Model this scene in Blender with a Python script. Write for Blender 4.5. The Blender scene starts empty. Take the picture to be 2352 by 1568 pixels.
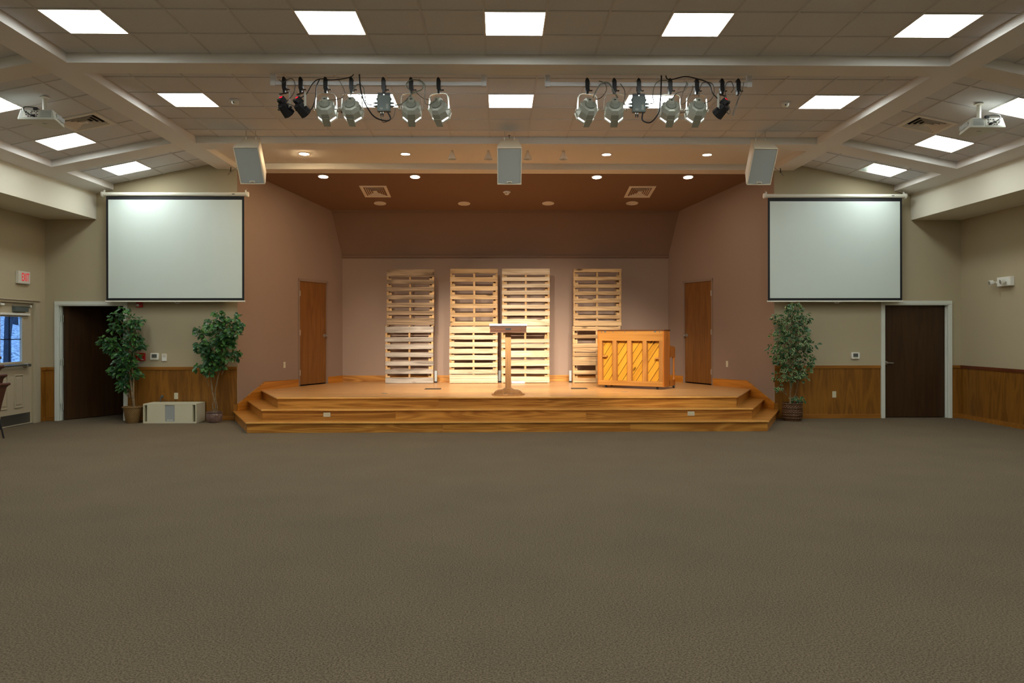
import bpy, bmesh, math, random
from mathutils import Matrix, Vector, Euler
PI = math.pi
S = bpy.context.scene
COL = S.collection

# ------------------------------------------------------------------ camera
cam = bpy.data.cameras.new('camera')
cam.sensor_fit = 'HORIZONTAL'; cam.sensor_width = 36
cam.lens = 36 * 1793.06 / 2352
cam.shift_y = -20.03 / 2352
cam.clip_end = 300; cam.clip_start = 0.05
cam_o = bpy.data.objects.new('camera', cam); COL.objects.link(cam_o)
cam_o.matrix_world = (Matrix.Translation((0, 0, 1.59)) @ Matrix.Rotation(-0.0164, 4, 'Z')
                      @ Matrix.Rotation(PI / 2, 4, 'X') @ Matrix.Rotation(-0.0014, 4, 'Z'))
S.camera = cam_o
# ------------------------------------------------------------------ world, exposure
W = bpy.data.worlds.new('world'); S.world = W; W.use_nodes = True
W.node_tree.nodes['Background'].inputs[0].default_value = (0.24, 0.50, 1.0, 1)
W.node_tree.nodes['Background'].inputs[1].default_value = 2.3
S.view_settings.view_transform = 'Standard'; S.view_settings.look = 'None'
S.view_settings.exposure = 0.0; S.view_settings.gamma = 1.0
S.view_settings.use_curve_mapping = False
PANEL = 22.0          # radiance of the ceiling panels
PANEL_COL = (0.92, 1.0, 0.985)
PAR_W = 1100.0         # each lit stage spotlight
WARM = (1.0, 0.62, 0.33)

random.seed(7)
# ------------------------------------------------------------------ room numbers (metres)
XC = 0.15             # middle of the room
D = 14.34             # wall that carries the screens
HC, HB1, HW, HS, HR = 4.92, 5.29, 7.17, 7.48, 8.41   # half widths: centre coffer, wing coffer, outer beam, soffit face, side wall
ZT, ZB = 4.68, 4.58   # tile plane, beam underside
SL = 0.206            # slope of the wing ceilings
T = 0.6096            # tile module
STG = 0.51            # stage height
def zt(h): return ZT - SL * (h - 5.33) if h > 5.33 else ZT
def zb(h): return 4.588 - SL * (h - HB1) if h > HB1 else ZB
YB = -5.0             # back of the room

# ------------------------------------------------------------------ mesh builder
class MB:
    def __init__(s): s.v = []; s.f = []
    def add(s, vs, fs):
        n = len(s.v); s.v += [tuple(p) for p in vs]; s.f += [tuple(i + n for i in f) for f in fs]; return s
    def hexa(s, p):
        return s.add(p, [(0, 3, 2, 1), (4, 5, 6, 7), (0, 1, 5, 4), (1, 2, 6, 5), (2, 3, 7, 6), (3, 0, 4, 7)])
    def box(s, x0, x1, y0, y1, z0, z1):
        return s.hexa([(x0, y0, z0), (x1, y0, z0), (x1, y1, z0), (x0, y1, z0), (x0, y0, z1), (x1, y0, z1), (x1, y1, z1), (x0, y1, z1)])
    def cbox(s, c, d, m=None):
        b = MB().box(c[0]-d[0]/2, c[0]+d[0]/2, c[1]-d[1]/2, c[1]+d[1]/2, c[2]-d[2]/2, c[2]+d[2]/2)
        if m is not None: b.xf(Matrix.Translation(c) @ m @ Matrix.Translation(-Vector(c)))
        return s.add(b.v, b.f)
    def prism(s, poly, a0, a1, axis='z'):
        n = len(poly)
        def P(p, a):
            return {'z': (p[0], p[1], a), 'y': (p[0], a, p[1]), 'x': (a, p[0], p[1])}[axis]
        vs = [P(p, a0) for p in poly] + [P(p, a1) for p in poly]
        fs = [tuple(range(n))[::-1], tuple(range(n, 2*n))] + [(i, (i+1) % n, n+(i+1) % n, n+i) for i in range(n)]
        return s.add(vs, fs)
    def loft(s, rings, caps=True):
        n = len(rings[0]); vs = [p for r in rings for p in r]; fs = []
        for k in range(len(rings)-1):
            for i in range(n):
                j = (i+1) % n
                fs.append((k*n+i, k*n+j, (k+1)*n+j, (k+1)*n+i))
        if caps: fs += [tuple(range(n))[::-1], tuple(range((len(rings)-1)*n, len(rings)*n))]
        return s.add(vs, fs)
    def lathe(s, prof, n=20, c=(0, 0, 0), caps=True, ph=0.0):
        return s.loft([[(c[0]+r*math.cos(2*PI*i/n+ph), c[1]+r*math.sin(2*PI*i/n+ph), c[2]+z) for i in range(n)] for r, z in prof], caps)
    def cyl(s, p0, p1, r0, r1=None, n=12):
        if r1 is None: r1 = r0
        return s.tube([p0, p1], [r0, r1], n)
    def tube(s, pts, r, n=8, caps=True):
        pts = [Vector(p) for p in pts]
        rs = r if isinstance(r, (list, tuple)) else [r]*len(pts)
        rings = []; up = Vector((0.0, 0.0, 1.0))
        t0 = (pts[1]-pts[0]).normalized()
        if abs(t0.dot(up)) > .95: up = Vector((1.0, 0.0, 0.0))
        a = t0.cross(up).normalized()
        for i, p in enumerate(pts):
            if i == 0: t = t0
            elif i == len(pts)-1: t = (pts[i]-pts[i-1]).normalized()
            else: t = ((pts[i]-pts[i-1]).normalized() + (pts[i+1]-pts[i]).normalized()).normalized()
            a = (a - t*a.dot(t)).normalized(); b = t.cross(a)
            rings.append([tuple(p + (a*math.cos(2*PI*k/n) + b*math.sin(2*PI*k/n))*rs[i]) for k in range(n)])
        return s.loft(rings, caps)
    def xf(s, m):
        s.v = [tuple(m @ Vector(p)) for p in s.v]; return s
    def mesh(s, name, smooth=False, angle=None):
        me = bpy.data.meshes.new(name); bm = bmesh.new()
        vs = [bm.verts.new(p) for p in s.v]
        for f in s.f:
            try: bm.faces.new([vs[i] for i in f])
            except ValueError: pass
        bmesh.ops.recalc_face_normals(bm, faces=bm.faces)
        if smooth:
            for f in bm.faces: f.smooth = True
            for e in bm.edges:
                if len(e.link_faces) == 2 and e.calc_face_angle(0) > math.radians(angle or 40): e.smooth = False
        bm.to_mesh(me); bm.free(); return me
    def build(s, name, mat, parent=None, smooth=False, bevel=0, loc=None, seg=2):
        o = bpy.data.objects.new(name, s.mesh(name, smooth)); COL.objects.link(o)
        o.data.materials.append(mat)
        if parent is not None: o.parent = parent
        if loc is not None: o.location = loc
        if bevel:
            b = o.modifiers.new('bevel', 'BEVEL'); b.width = bevel; b.segments = seg; b.limit_method = 'ANGLE'
        return o

def share(o, name, parent, loc=(0, 0, 0), rot=(0, 0, 0), scale=None):
    c = bpy.data.objects.new(name, o.data if hasattr(o, 'data') else o); COL.objects.link(c)
    c.parent = parent; c.location = loc; c.rotation_euler = rot
    if scale: c.scale = scale
    return c
def tag(o, label=None, cat=None, group=None, kind=None):
    if label: o['label'] = label
    if cat: o['category'] = cat
    if group: o['group'] = group
    if kind: o['kind'] = kind
    return o
def empty(name, loc=(0, 0, 0), rot=(0, 0, 0), label=None, cat=None, group=None):
    o = bpy.data.objects.new(name, None); COL.objects.link(o); o.empty_display_size = .1
    o.location = loc; o.rotation_euler = rot
    return tag(o, label, cat, group)
def dup(o, parent=None, loc=None, rot=None, label=None, group=None):
    c = o.copy(); COL.objects.link(c)
    if parent is not None: c.parent = parent
    if loc is not None: c.location = loc
    if rot is not None: c.rotation_euler = rot
    if label: c['label'] = label
    if group: c['group'] = group
    for ch in list(o.children): dup(ch, c)
    return c

# ------------------------------------------------------------------ materials
def new_mat(name):
    m = bpy.data.materials.new(name); m.use_nodes = True
    nt = m.node_tree; return m, nt, nt.nodes['Principled BSDF']
def mat(name, col, rough=.6, metal=0.0, spec=.4, bump=0, bscale=200, var=0, vscale=3, trans=0):
    m, nt, b = new_mat(name)
    b.inputs['Base Color'].default_value = (*col, 1); b.inputs['Roughness'].default_value = rough
    b.inputs['Metallic'].default_value = metal; b.inputs['Specular IOR Level'].default_value = spec
    tc = nt.nodes.new('ShaderNodeTexCoord')
    if var:
        n = nt.nodes.new('ShaderNodeTexNoise'); n.inputs['Scale'].default_value = vscale; n.inputs['Detail'].default_value = 4
        r = nt.nodes.new('ShaderNodeValToRGB'); e = r.color_ramp.elements
        e[0].position = .3; e[1].position = .7
        e[0].color = (*[c*(1-var) for c in col], 1); e[1].color = (*[min(1, c*(1+var)) for c in col], 1)
        nt.links.new(tc.outputs['Object'], n.inputs['Vector']); nt.links.new(n.outputs['Fac'], r.inputs[0])
        nt.links.new(r.outputs[0], b.inputs['Base Color'])
    if bump:
        n = nt.nodes.new('ShaderNodeTexNoise'); n.inputs['Scale'].default_value = bscale; n.inputs['Detail'].default_value = 3
        k = nt.nodes.new('ShaderNodeBump'); k.inputs['Strength'].default_value = bump; k.inputs['Distance'].default_value = .004
        nt.links.new(tc.outputs['Object'], n.inputs['Vector']); nt.links.new(n.outputs['Fac'], k.inputs['Height'])
        nt.links.new(k.outputs[0], b.inputs['Normal'])
    return m
def emit(name, col, strength):
    m = bpy.data.materials.new(name); m.use_nodes = True; nt = m.node_tree
    for n in list(nt.nodes):
        if n.type == 'BSDF_PRINCIPLED': nt.nodes.remove(n)
    e = nt.nodes.new('ShaderNodeEmission'); e.inputs[0].default_value = (*col, 1); e.inputs[1].default_value = strength
    nt.links.new(e.outputs[0], nt.nodes['Material Output'].inputs[0]); return m
def wood(name, c0, c1, axis='x', grain=14, stretch=.07, rough=.4, dist=.6, seam=0, spec=.4, rnd=True, figure=0.35, knots=0, rings=26):
    """grain running along one object axis; every object takes its own slice of the tree"""
    m, nt, b = new_mat(name); L = nt.links.new
    tc = nt.nodes.new('ShaderNodeTexCoord'); mp = nt.nodes.new('ShaderNodeMapping')
    sc = [1, 1, 1]; sc['xyz'.index(axis)] = stretch
    mp.inputs['Scale'].default_value = sc
    L(tc.outputs['Object'], mp.inputs['Vector'])
    vec = mp.outputs[0]
    if rnd:
        oi = nt.nodes.new('ShaderNodeObjectInfo'); mu = nt.nodes.new('ShaderNodeVectorMath'); mu.operation = 'MULTIPLY_ADD'
        L(oi.outputs['Random'], mu.inputs[0]); mu.inputs[1].default_value = (37, 53, 71); L(vec, mu.inputs[2]); vec = mu.outputs[0]
    n = nt.nodes.new('ShaderNodeTexNoise'); n.inputs['Scale'].default_value = grain; n.inputs['Detail'].default_value = 8
    n.inputs['Roughness'].default_value = .65; n.inputs['Distortion'].default_value = dist
    L(vec, n.inputs['Vector'])
    w = nt.nodes.new('ShaderNodeTexNoise'); w.inputs['Scale'].default_value = grain*.25; w.inputs['Detail'].default_value = 2
    w.inputs['Distortion'].default_value = 1.5; L(vec, w.inputs['Vector'])
    mw = nt.nodes.new('ShaderNodeMath'); mw.operation = 'MULTIPLY'; mw.inputs[1].default_value = rings; L(w.outputs['Fac'], mw.inputs[0])
    sn = nt.nodes.new('ShaderNodeMath'); sn.operation = 'SINE'; L(mw.outputs[0], sn.inputs[0])
    ma = nt.nodes.new('ShaderNodeMath'); ma.operation = 'MULTIPLY_ADD'; ma.inputs[1].default_value = figure*.5
    L(sn.outputs[0], ma.inputs[0]); L(n.outputs['Fac'], ma.inputs[2])
    r = nt.nodes.new('ShaderNodeValToRGB'); e = r.color_ramp.elements
    e[0].position = .22; e[1].position = .78; e[0].color = (*c0, 1); e[1].color = (*c1, 1)
    L(ma.outputs[0], r.inputs[0]); out = r.outputs[0]
    if rnd:
        hs = nt.nodes.new('ShaderNodeHueSaturation')
        mr = nt.nodes.new('ShaderNodeMapRange'); mr.inputs[3].default_value = .86; mr.inputs[4].default_value = 1.12
        L(oi.outputs['Random'], mr.inputs[0]); L(mr.outputs[0], hs.inputs['Value']); L(out, hs.inputs['Color']); out = hs.outputs[0]
    if knots:
        vo = nt.nodes.new('ShaderNodeTexVoronoi'); vo.inputs['Scale'].default_value = knots
        mp2 = nt.nodes.new('ShaderNodeMapping'); s2 = [1, 1, 1]; s2['xyz'.index(axis)] = .45; mp2.inputs['Scale'].default_value = s2
        L(tc.outputs['Object'], mp2.inputs['Vector'])
        mu2 = nt.nodes.new('ShaderNodeVectorMath'); mu2.operation = 'MULTIPLY_ADD'
        L(oi.outputs['Random'], mu2.inputs[0]); mu2.inputs[1].default_value = (17, 23, 31); L(mp2.outputs[0], mu2.inputs[2])
        L(mu2.outputs[0], vo.inputs['Vector'])
        k = nt.nodes.new('ShaderNodeMapRange'); k.inputs[1].default_value = .07; k.inputs[2].default_value = .15
        L(vo.outputs['Distance'], k.inputs[0])
        mx = nt.nodes.new('ShaderNodeMix'); mx.data_type = 'RGBA'; L(k.outputs[0], mx.inputs[0])
        mx.inputs[6].default_value = (*[c*.28 for c in c0], 1); L(out, mx.inputs[7]); out = mx.outputs[2]
    L(out, b.inputs['Base Color'])
    b.inputs['Roughness'].default_value = rough; b.inputs['Specular IOR Level'].default_value = spec
    bp = nt.nodes.new('ShaderNodeBump'); bp.inputs['Strength'].default_value = .12; bp.inputs['Distance'].default_value = .003
    L(n.outputs['Fac'], bp.inputs['Height']); L(bp.outputs[0], b.inputs['Normal'])
    return m

M = {}
M['drywall'] = mat('drywall_paint', (.75, .72, .68), .85, bump=.05, bscale=300)
M['tile'] = mat('acoustic_tile', (.68, .675, .69), .95, spec=.1, bump=.5, bscale=260, var=.05, vscale=90)
M['bar'] = mat('ceiling_grid_metal', (.58, .57, .575), .6)  # bars coloured darker than the tiles to stand for their shadow lines
M['tan'] = mat('tan_wall_paint', (.45, .378, .248), .8, spec=.25, bump=.08, bscale=220)
M['mauve'] = mat('brown_wall_paint', (.312, .212, .153), .8, spec=.25, bump=.08, bscale=220)
M['alcove_top'] = mat('alcove_ceiling_brown', (.225, .137, .090), .85, spec=.2, bump=.08, bscale=220)  # even brown, darker than the alcove walls
M['cream'] = mat('cream_soffit_paint', (.68, .64, .52), .8, spec=.25)
M['frame_white'] = mat('door_frame_paint', (.68, .70, .61), .45)
M['frame_tan'] = mat('tan_door_paint', (.46, .39, .27), .5)
M['frame_mauve'] = mat('brown_frame_paint', (.27, .18, .128), .5)
M['ply'] = wood('stained_plywood', (.175, .066, .007), (.285, .115, .013), 'z', 13, .13, .42, 1.6, figure=.42)
M['ply_trim'] = wood('stained_trim', (.24, .09, .011), (.34, .135, .018), 'x', 18, .06, .4)
M['cap_dark'] = wood('dark_stained_cap', (.09, .022, .007), (.14, .035, .01), 'y', 18, .06, .4)
M['oak'] = wood('golden_oak', (.33, .118, .015), (.62, .275, .048), 'x', 16, .06, .33, .8, figure=.42, rings=48)
M['oak_highlight'] = wood('highlit_oak_nosing', (.50, .22, .04), (.70, .36, .085), 'x', 18, .05, .3, .6, figure=.3)
M['oak_y'] = wood('golden_oak_side', (.38, .155, .022), (.66, .32, .06), 'y', 16, .055, .33, .8, figure=.4)
M['oak_orange'] = wood('orange_oak', (.46, .15, .014), (.66, .25, .03), 'x', 18, .05, .35)
M['door_dark'] = wood('walnut_door', (.036, .015, .004), (.066, .029, .008), 'z', 16, .06, .45, figure=.2)
M['door_oak'] = wood('stage_door_oak', (.16, .058, .011), (.25, .10, .021), 'z', 22, .06, .42, figure=.25)
M['pallet'] = wood('pallet_pine', (.30, .175, .075), (.52, .345, .175), 'x', 20, .06, .75, knots=3.2, spec=.2)
M['pallet_grey'] = wood('weathered_pallet', (.13, .083, .047), (.34, .235, .14), 'x', 16, .08, .8, knots=3, spec=.2)
M['pallet_silver'] = wood('silvered_pallet', (.19, .155, .12), (.47, .41, .335), 'x', 14, .08, .8, knots=3, spec=.2)
M['pallet_white'] = wood('pale_pallet', (.42, .30, .175), (.62, .49, .335), 'x', 20, .06, .75, knots=3.2, spec=.2)
M['pallet_z'] = wood('pallet_stringer', (.36, .20, .08), (.58, .36, .16), 'z', 20, .06, .75, spec=.2)
M['floorbox'] = mat('bronze_cover', (.06, .045, .032), .7, spec=.2)
M['piano'] = wood('piano_back_wood', (.33, .13, .02), (.46, .205, .042), 'x', 18, .05, .38)
M['piano_z'] = wood('piano_post_wood', (.30, .118, .022), (.42, .185, .042), 'z', 18, .05, .38)
M['piano_side'] = wood('piano_side_wood', (.27, .08, .010), (.38, .125, .018), 'z', 18, .05, .3)
M['sound'] = wood('soundboard_spruce', (.50, .215, .014), (.62, .29, .026), 'x', 18, .05, .35, knots=5)
M['lectern'] = wood('lectern_oak', (.27, .12, .035), (.42, .21, .075), 'z', 20, .05, .4)
M['lectern_d'] = wood('lectern_dark', (.06, .02, .006), (.11, .038, .011), 'x', 20, .05, .4)
M['black'] = mat('black_metal', (.012, .012, .014), .42)
M['blackmatt'] = mat('black_vinyl', (.008, .008, .010), .6)
M['silver'] = mat('silver_grey_lamp', (.40, .41, .345), .42, .35)
M['silver_b'] = mat('polished_bracket', (.62, .62, .55), .3, .5)
M['silver_d'] = mat('ribbed_lamp_back', (.20, .21, .18), .5, .3)
M['steel'] = mat('brushed_steel', (.50, .50, .47), .32, .9)
M['dimmer'] = mat('dimmer_grey', (.095, .115, .105), .5)
M['white'] = mat('white_plastic', (.80, .78, .70), .4)
M['ivory'] = mat('ivory_plastic', (.66, .60, .42), .4)
M['vent'] = mat('painted_vent', (.80, .74, .66), .5)
M['darkhole'] = mat('dark_cavity', (.01, .01, .01), .9)
M['spk'] = mat('speaker_cabinet', (.70, .62, .47), .5)
M['grille'] = mat('speaker_grille', (.37, .39, .37), .6, .1, bump=.3, bscale=500)
M['sub'] = mat('subwoofer_paint', (.62, .57, .40), .6, bump=.2, bscale=300)
M['screen'] = mat('projection_vinyl', (.62, .695, .645), .33, spec=.55)
M['screen_case'] = mat('screen_case_enamel', (.72, .70, .60), .3)
M['proj'] = mat('projector_plastic', (.62, .63, .56), .4)
M['proj_b'] = mat('projector_panel', (.42, .44, .42), .5)
M['lens'] = mat('lens_glass', (.02, .02, .03), .05, spec=.8)
M['red'] = mat('red_enamel', (.36, .012, .012), .35)
M['lcd'] = mat('lcd_grey', (.09, .10, .085), .3)
M['cable'] = mat('grey_cable', (.10, .085, .07), .5)
M['leaf'] = mat('ficus_leaf', (.05, .15, .025), .4, var=.45, vscale=9)
M['leaf_d'] = mat('ficus_leaf_dark', (.022, .085, .026), .38, var=.4, vscale=9)
M['leaf_edge'] = mat('cream_leaf_edge', (.45, .50, .27), .45)
M['bark'] = mat('pale_bark', (.23, .165, .09), .8, var=.3, vscale=30, bump=.4, bscale=60)
M['soil'] = mat('potting_moss', (.03, .022, .012), .95)
M['pot'] = mat('glazed_pot', (.20, .125, .10), .18, var=.35, vscale=14)
M['chair'] = mat('maroon_vinyl', (.085, .030, .018), .42)
M['rub'] = mat('rubber', (.015, .015, .015), .7)
M['panel_on'] = emit('light_panel', PANEL_COL, PANEL)
M['can_on'] = emit('downlight_lamp', (1.0, .90, .76), 90)
M['can_hot'] = emit('bright_downlight_lamp', (1.0, .72, .38), 520)
M['par_on'] = emit('spotlight_lamp', (1.0, .97, .92), 14)
M['exit_red'] = emit('exit_letters', (.80, .025, .04), .8)
M['led_red'] = emit('red_display', (1.0, .01, .03), 1.6)
M['exit_face'] = mat('exit_face', (.66, .62, .52), .4)

def basket_mat(name, c0, c1, sx, sz):
    m, nt, b = new_mat(name); L = nt.links.new
    tc = nt.nodes.new('ShaderNodeTexCoord'); sp = nt.nodes.new('ShaderNodeSeparateXYZ'); L(tc.outputs['Object'], sp.inputs[0])
    at = nt.nodes.new('ShaderNodeMath'); at.operation = 'ARCTAN2'; L(sp.outputs[1], at.inputs[0]); L(sp.outputs[0], at.inputs[1])
    a = nt.nodes.new('ShaderNodeMath'); a.operation = 'MULTIPLY'; a.inputs[1].default_value = sx; L(at.outputs[0], a.inputs[0])
    z = nt.nodes.new('ShaderNodeMath'); z.operation = 'MULTIPLY'; z.inputs[1].default_value = sz; L(sp.outputs[2], z.inputs[0])
    s1 = nt.nodes.new('ShaderNodeMath'); s1.operation = 'SINE'; L(a.outputs[0], s1.inputs[0])
    s2 = nt.nodes.new('ShaderNodeMath'); s2.operation = 'SINE'; L(z.outputs[0], s2.inputs[0])
    p = nt.nodes.new('ShaderNodeMath'); p.operation = 'MULTIPLY'; L(s1.outputs[0], p.inputs[0]); L(s2.outputs[0], p.inputs[1])
    mr = nt.nodes.new('ShaderNodeMapRange'); mr.inputs[1].default_value = -1; L(p.outputs[0], mr.inputs[0])
    r = nt.nodes.new('ShaderNodeValToRGB'); r.color_ramp.elements[0].color = (*c0, 1); r.color_ramp.elements[1].color = (*c1, 1)
    L(mr.outputs[0], r.inputs[0]); L(r.outputs[0], b.inputs['Base Color']); b.inputs['Roughness'].default_value = .55
    k = nt.nodes.new('ShaderNodeBump'); k.inputs['Strength'].default_value = .7; k.inputs['Distance'].default_value = .01
    L(mr.outputs[0], k.inputs['Height']); L(k.outputs[0], b.inputs['Normal'])
    return m
M['wicker'] = basket_mat('pale_wicker', (.13, .065, .016), (.36, .21, .07), 26, 190)
M['wicker_d'] = basket_mat('brown_wicker', (.045, .018, .007), (.17, .075, .025), 22, 150)

def carpet_mat():
    m, nt, b = new_mat('brown_loop_carpet'); L = nt.links.new
    tc = nt.nodes.new('ShaderNodeTexCoord')
    n1 = nt.nodes.new('ShaderNodeTexNoise'); n1.inputs['Scale'].default_value = 95; n1.inputs['Detail'].default_value = 3; n1.inputs['Roughness'].default_value = .7
    n2 = nt.nodes.new('ShaderNodeTexNoise'); n2.inputs['Scale'].default_value = 1.1; n2.inputs['Detail'].default_value = 5
    n3 = nt.nodes.new('ShaderNodeTexNoise'); n3.inputs['Scale'].default_value = 320; n3.inputs['Detail'].default_value = 2
    for n in (n1, n2, n3): L(tc.outputs['Object'], n.inputs['Vector'])
    r = nt.nodes.new('ShaderNodeValToRGB'); e = r.color_ramp.elements
    e[0].position = .34; e[1].position = .66; e[0].color = (.088, .067, .042, 1); e[1].color = (.285, .222, .146, 1)
    L(n1.outputs['Fac'], r.inputs[0])
    r2 = nt.nodes.new('ShaderNodeValToRGB'); e = r2.color_ramp.elements
    e[0].position = .3; e[1].position = .75; e[0].color = (.93, .92, .93, 1); e[1].color = (1.03, 1.02, 1.0, 1)
    L(n2.outputs['Fac'], r2.inputs[0])
    mx = nt.nodes.new('ShaderNodeMix'); mx.data_type = 'RGBA'; mx.blend_type = 'MULTIPLY'; mx.inputs[0].default_value = 1
    L(r.outputs[0], mx.inputs[6]); L(r2.outputs[0], mx.inputs[7]); L(mx.outputs[2], b.inputs['Base Color'])
    b.inputs['Roughness'].default_value = .95; b.inputs['Specular IOR Level'].default_value = .08
    ad = nt.nodes.new('ShaderNodeMath'); ad.operation = 'ADD'; L(n1.outputs['Fac'], ad.inputs[0]); L(n3.outputs['Fac'], ad.inputs[1])
    k = nt.nodes.new('ShaderNodeBump'); k.inputs['Strength'].default_value = .7; k.inputs['Distance'].default_value = .012
    L(ad.outputs[0], k.inputs['Height']); L(k.outputs[0], b.inputs['Normal'])
    return m
M['carpet'] = carpet_mat()
def strip_floor():
    m, nt, b = new_mat('oak_strip_floor'); L = nt.links.new
    tc = nt.nodes.new('ShaderNodeTexCoord')
    br = nt.nodes.new('ShaderNodeTexBrick'); br.inputs['Scale'].default_value = 1; br.inputs['Brick Width'].default_value = .9
    br.inputs['Row Height'].default_value = .057; br.inputs['Mortar Size'].default_value = .0012; br.offset = .37
    br.inputs['Color1'].default_value = (.57, .285, .10, 1); br.inputs['Color2'].default_value = (.70, .385, .15, 1)
    br.inputs['Mortar'].default_value = (.20, .08, .015, 1); br.inputs['Bias'].default_value = -.1
    L(tc.outputs['Object'], br.inputs['Vector'])
    mp = nt.nodes.new('ShaderNodeMapping'); mp.inputs['Scale'].default_value = (.06, 1, 1); L(tc.outputs['Object'], mp.inputs['Vector'])
    n = nt.nodes.new('ShaderNodeTexNoise'); n.inputs['Scale'].default_value = 24; n.inputs['Detail'].default_value = 6; L(mp.outputs[0], n.inputs['Vector'])
    r = nt.nodes.new('ShaderNodeValToRGB'); r.color_ramp.elements[0].color = (.7, .66, .6, 1); r.color_ramp.elements[1].color = (1.2, 1.2, 1.2, 1); L(n.outputs['Fac'], r.inputs[0])
    mx = nt.nodes.new('ShaderNodeMix'); mx.data_type = 'RGBA'; mx.blend_type = 'MULTIPLY'; mx.inputs[0].default_value = 1
    L(br.outputs['Color'], mx.inputs[6]); L(r.outputs[0], mx.inputs[7]); L(mx.outputs[2], b.inputs['Base Color'])
    b.inputs['Roughness'].default_value = .30; b.inputs['Specular IOR Level'].default_value = .22
    return m
M['strip'] = strip_floor()
def glass_mat():
    m = bpy.data.materials.new('window_glass'); m.use_nodes = True; nt = m.node_tree
    for n in list(nt.nodes):
        if n.type == 'BSDF_PRINCIPLED': nt.nodes.remove(n)
    t = nt.nodes.new('ShaderNodeBsdfTransparent'); t.inputs[0].default_value = (.92, .95, 1, 1)
    g = nt.nodes.new('ShaderNodeBsdfGlossy'); g.inputs['Roughness'].default_value = .02
    x = nt.nodes.new('ShaderNodeMixShader'); x.inputs[0].default_value = .05
    nt.links.new(t.outputs[0], x.inputs[1]); nt.links.new(g.outputs[0], x.inputs[2])
    nt.links.new(x.outputs[0], nt.nodes['Material Output'].inputs[0]); return m
M['glass'] = glass_mat()
M['hill'] = mat('leaf_litter', (.46, .45, .46), .95, var=.95, vscale=9)
M['trunk'] = mat('wet_trunk', (.05, .05, .06), .9, var=.3, vscale=6)

# ================================================================== STRUCTURE
def struct(o, label=None): return tag(o, label, None, None, 'structure')
struct(MB().box(XC-HR-3.2, XC+HR+.3, YB-.3, 18.2, -.12, 0).build('floor', M['carpet']))

# ---------------- ceiling: roof slab > beams, soffits, grid bars, tiles
ceil = struct(MB().box(XC-HR-.3, XC+HR+.3, YB-.3, 18.2, 5.0, 5.1).build('ceiling', M['drywall']))
def hx(h, s): return XC + s*h
def wing_prism(h0, h1, y0, y1, s, d0=0.0, top=.25):
    """block under the sloping wing ceiling, underside on the beam plane"""
    p = [(hx(h0, s), y0, zb(h0)+d0), (hx(h1, s), y0, zb(h1)+d0), (hx(h1, s), y1, zb(h1)+d0), (hx(h0, s), y1, zb(h0)+d0)]
    return MB().hexa(p + [(a, b, zt(h0 if abs(a-hx(h0, s)) < 1e-6 else h1)+top) for a, b, c in p])
cross = [(8.70, 9.05), (12.365, 12.79)]
cross_back = [(5.05, 5.40), (1.38, 1.73), (-2.29, -1.94)]
for y0, y1 in cross + cross_back:
    MB().box(XC-HC, XC+HC, y0, y1, ZB, ZT+.25).build('ceiling_beam', M['drywall'], ceil)
MB().box(XC-HC, XC+HC, 14.28, 14.65, ZB-.005, ZT+.25).build('ceiling_beam', M['drywall'], ceil)
for s in (-1, 1):
    a, b = sorted((hx(HC, s), hx(HB1, s)))
    MB().box(a, b, YB, 14.65, ZB, ZT+.25).build('ceiling_beam', M['drywall'], ceil)
    wing_prism(HW, HS, YB, D, s).build('ceiling_beam', M['drywall'], ceil)
    for y0, y1 in cross + cross_back:
        wing_prism(HB1, HW, y0, y1, s).build('ceiling_beam', M['drywall'], ceil)
    a, b = sorted((hx(HS, s), hx(HR, s)))
    MB().box(a, b, YB, D, 3.665, 4.6).build('soffit', M['cream'], ceil)
# smooth recess over the front of the stage
MB().box(XC-HC, XC+HC, 12.79, 14.28, ZT, ZT+.2).build('recess_panel', M['drywall'], ceil)
# stage alcove ceiling (sloping) and the leaning panel above the back wall
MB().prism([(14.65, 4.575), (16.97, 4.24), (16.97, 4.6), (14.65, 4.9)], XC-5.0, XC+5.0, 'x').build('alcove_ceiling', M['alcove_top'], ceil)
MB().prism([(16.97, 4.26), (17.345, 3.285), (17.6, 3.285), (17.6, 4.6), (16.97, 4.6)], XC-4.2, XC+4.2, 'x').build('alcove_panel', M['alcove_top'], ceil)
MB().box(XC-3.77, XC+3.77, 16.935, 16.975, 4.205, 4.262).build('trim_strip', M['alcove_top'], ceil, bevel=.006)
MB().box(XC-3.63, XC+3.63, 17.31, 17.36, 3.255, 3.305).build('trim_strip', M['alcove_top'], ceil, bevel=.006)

# tiles and grid
LIGHTS = []      # (name index, matrix) filled below
tile_cache = {}
def tile_mesh(w, l):
    k = (round(w, 3), round(l, 3))
    if k not in tile_cache:
        g = .008
        me = MB().box(-w/2+g, w/2-g, -l/2+g, l/2-g, .008, .023).mesh('ceiling_tile'); me.materials.append(M['tile']); tile_cache[k] = me
    return tile_cache[k]
def put_tile(x0, x1, y0, y1, s=0):
    """s=0: flat centre, x in world; s=+-1: wing, x are half widths measured across"""
    if s == 0:
        o = share(tile_mesh(x1-x0, y1-y0), 'ceiling_tile', ceil, ((x0+x1)/2, (y0+y1)/2, ZT))
    else:
        hm = (x0+x1)/2; ang = math.atan(SL)
        o = share(tile_mesh((x1-x0)/math.cos(ang), y1-y0), 'ceiling_tile', ceil, (hx(hm, s), (y0+y1)/2, ZT-SL*(hm-5.33)), (0, s*ang, 0))
    o.rotation_euler.z = 0
    return o
bar_w = .0105
def bar_y(x, y0, y1, s=0):
    z = ZT if s == 0 else ZT-SL*(x-5.33)
    X = x if s == 0 else hx(x, s)
    MB().box(-bar_w, bar_w, -(y1-y0)/2, (y1-y0)/2, 0, .012).build('grid_bar', M['bar'], ceil, loc=(X, (y0+y1)/2, z)).rotation_euler = (0, s*math.atan(SL), 0)
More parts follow.
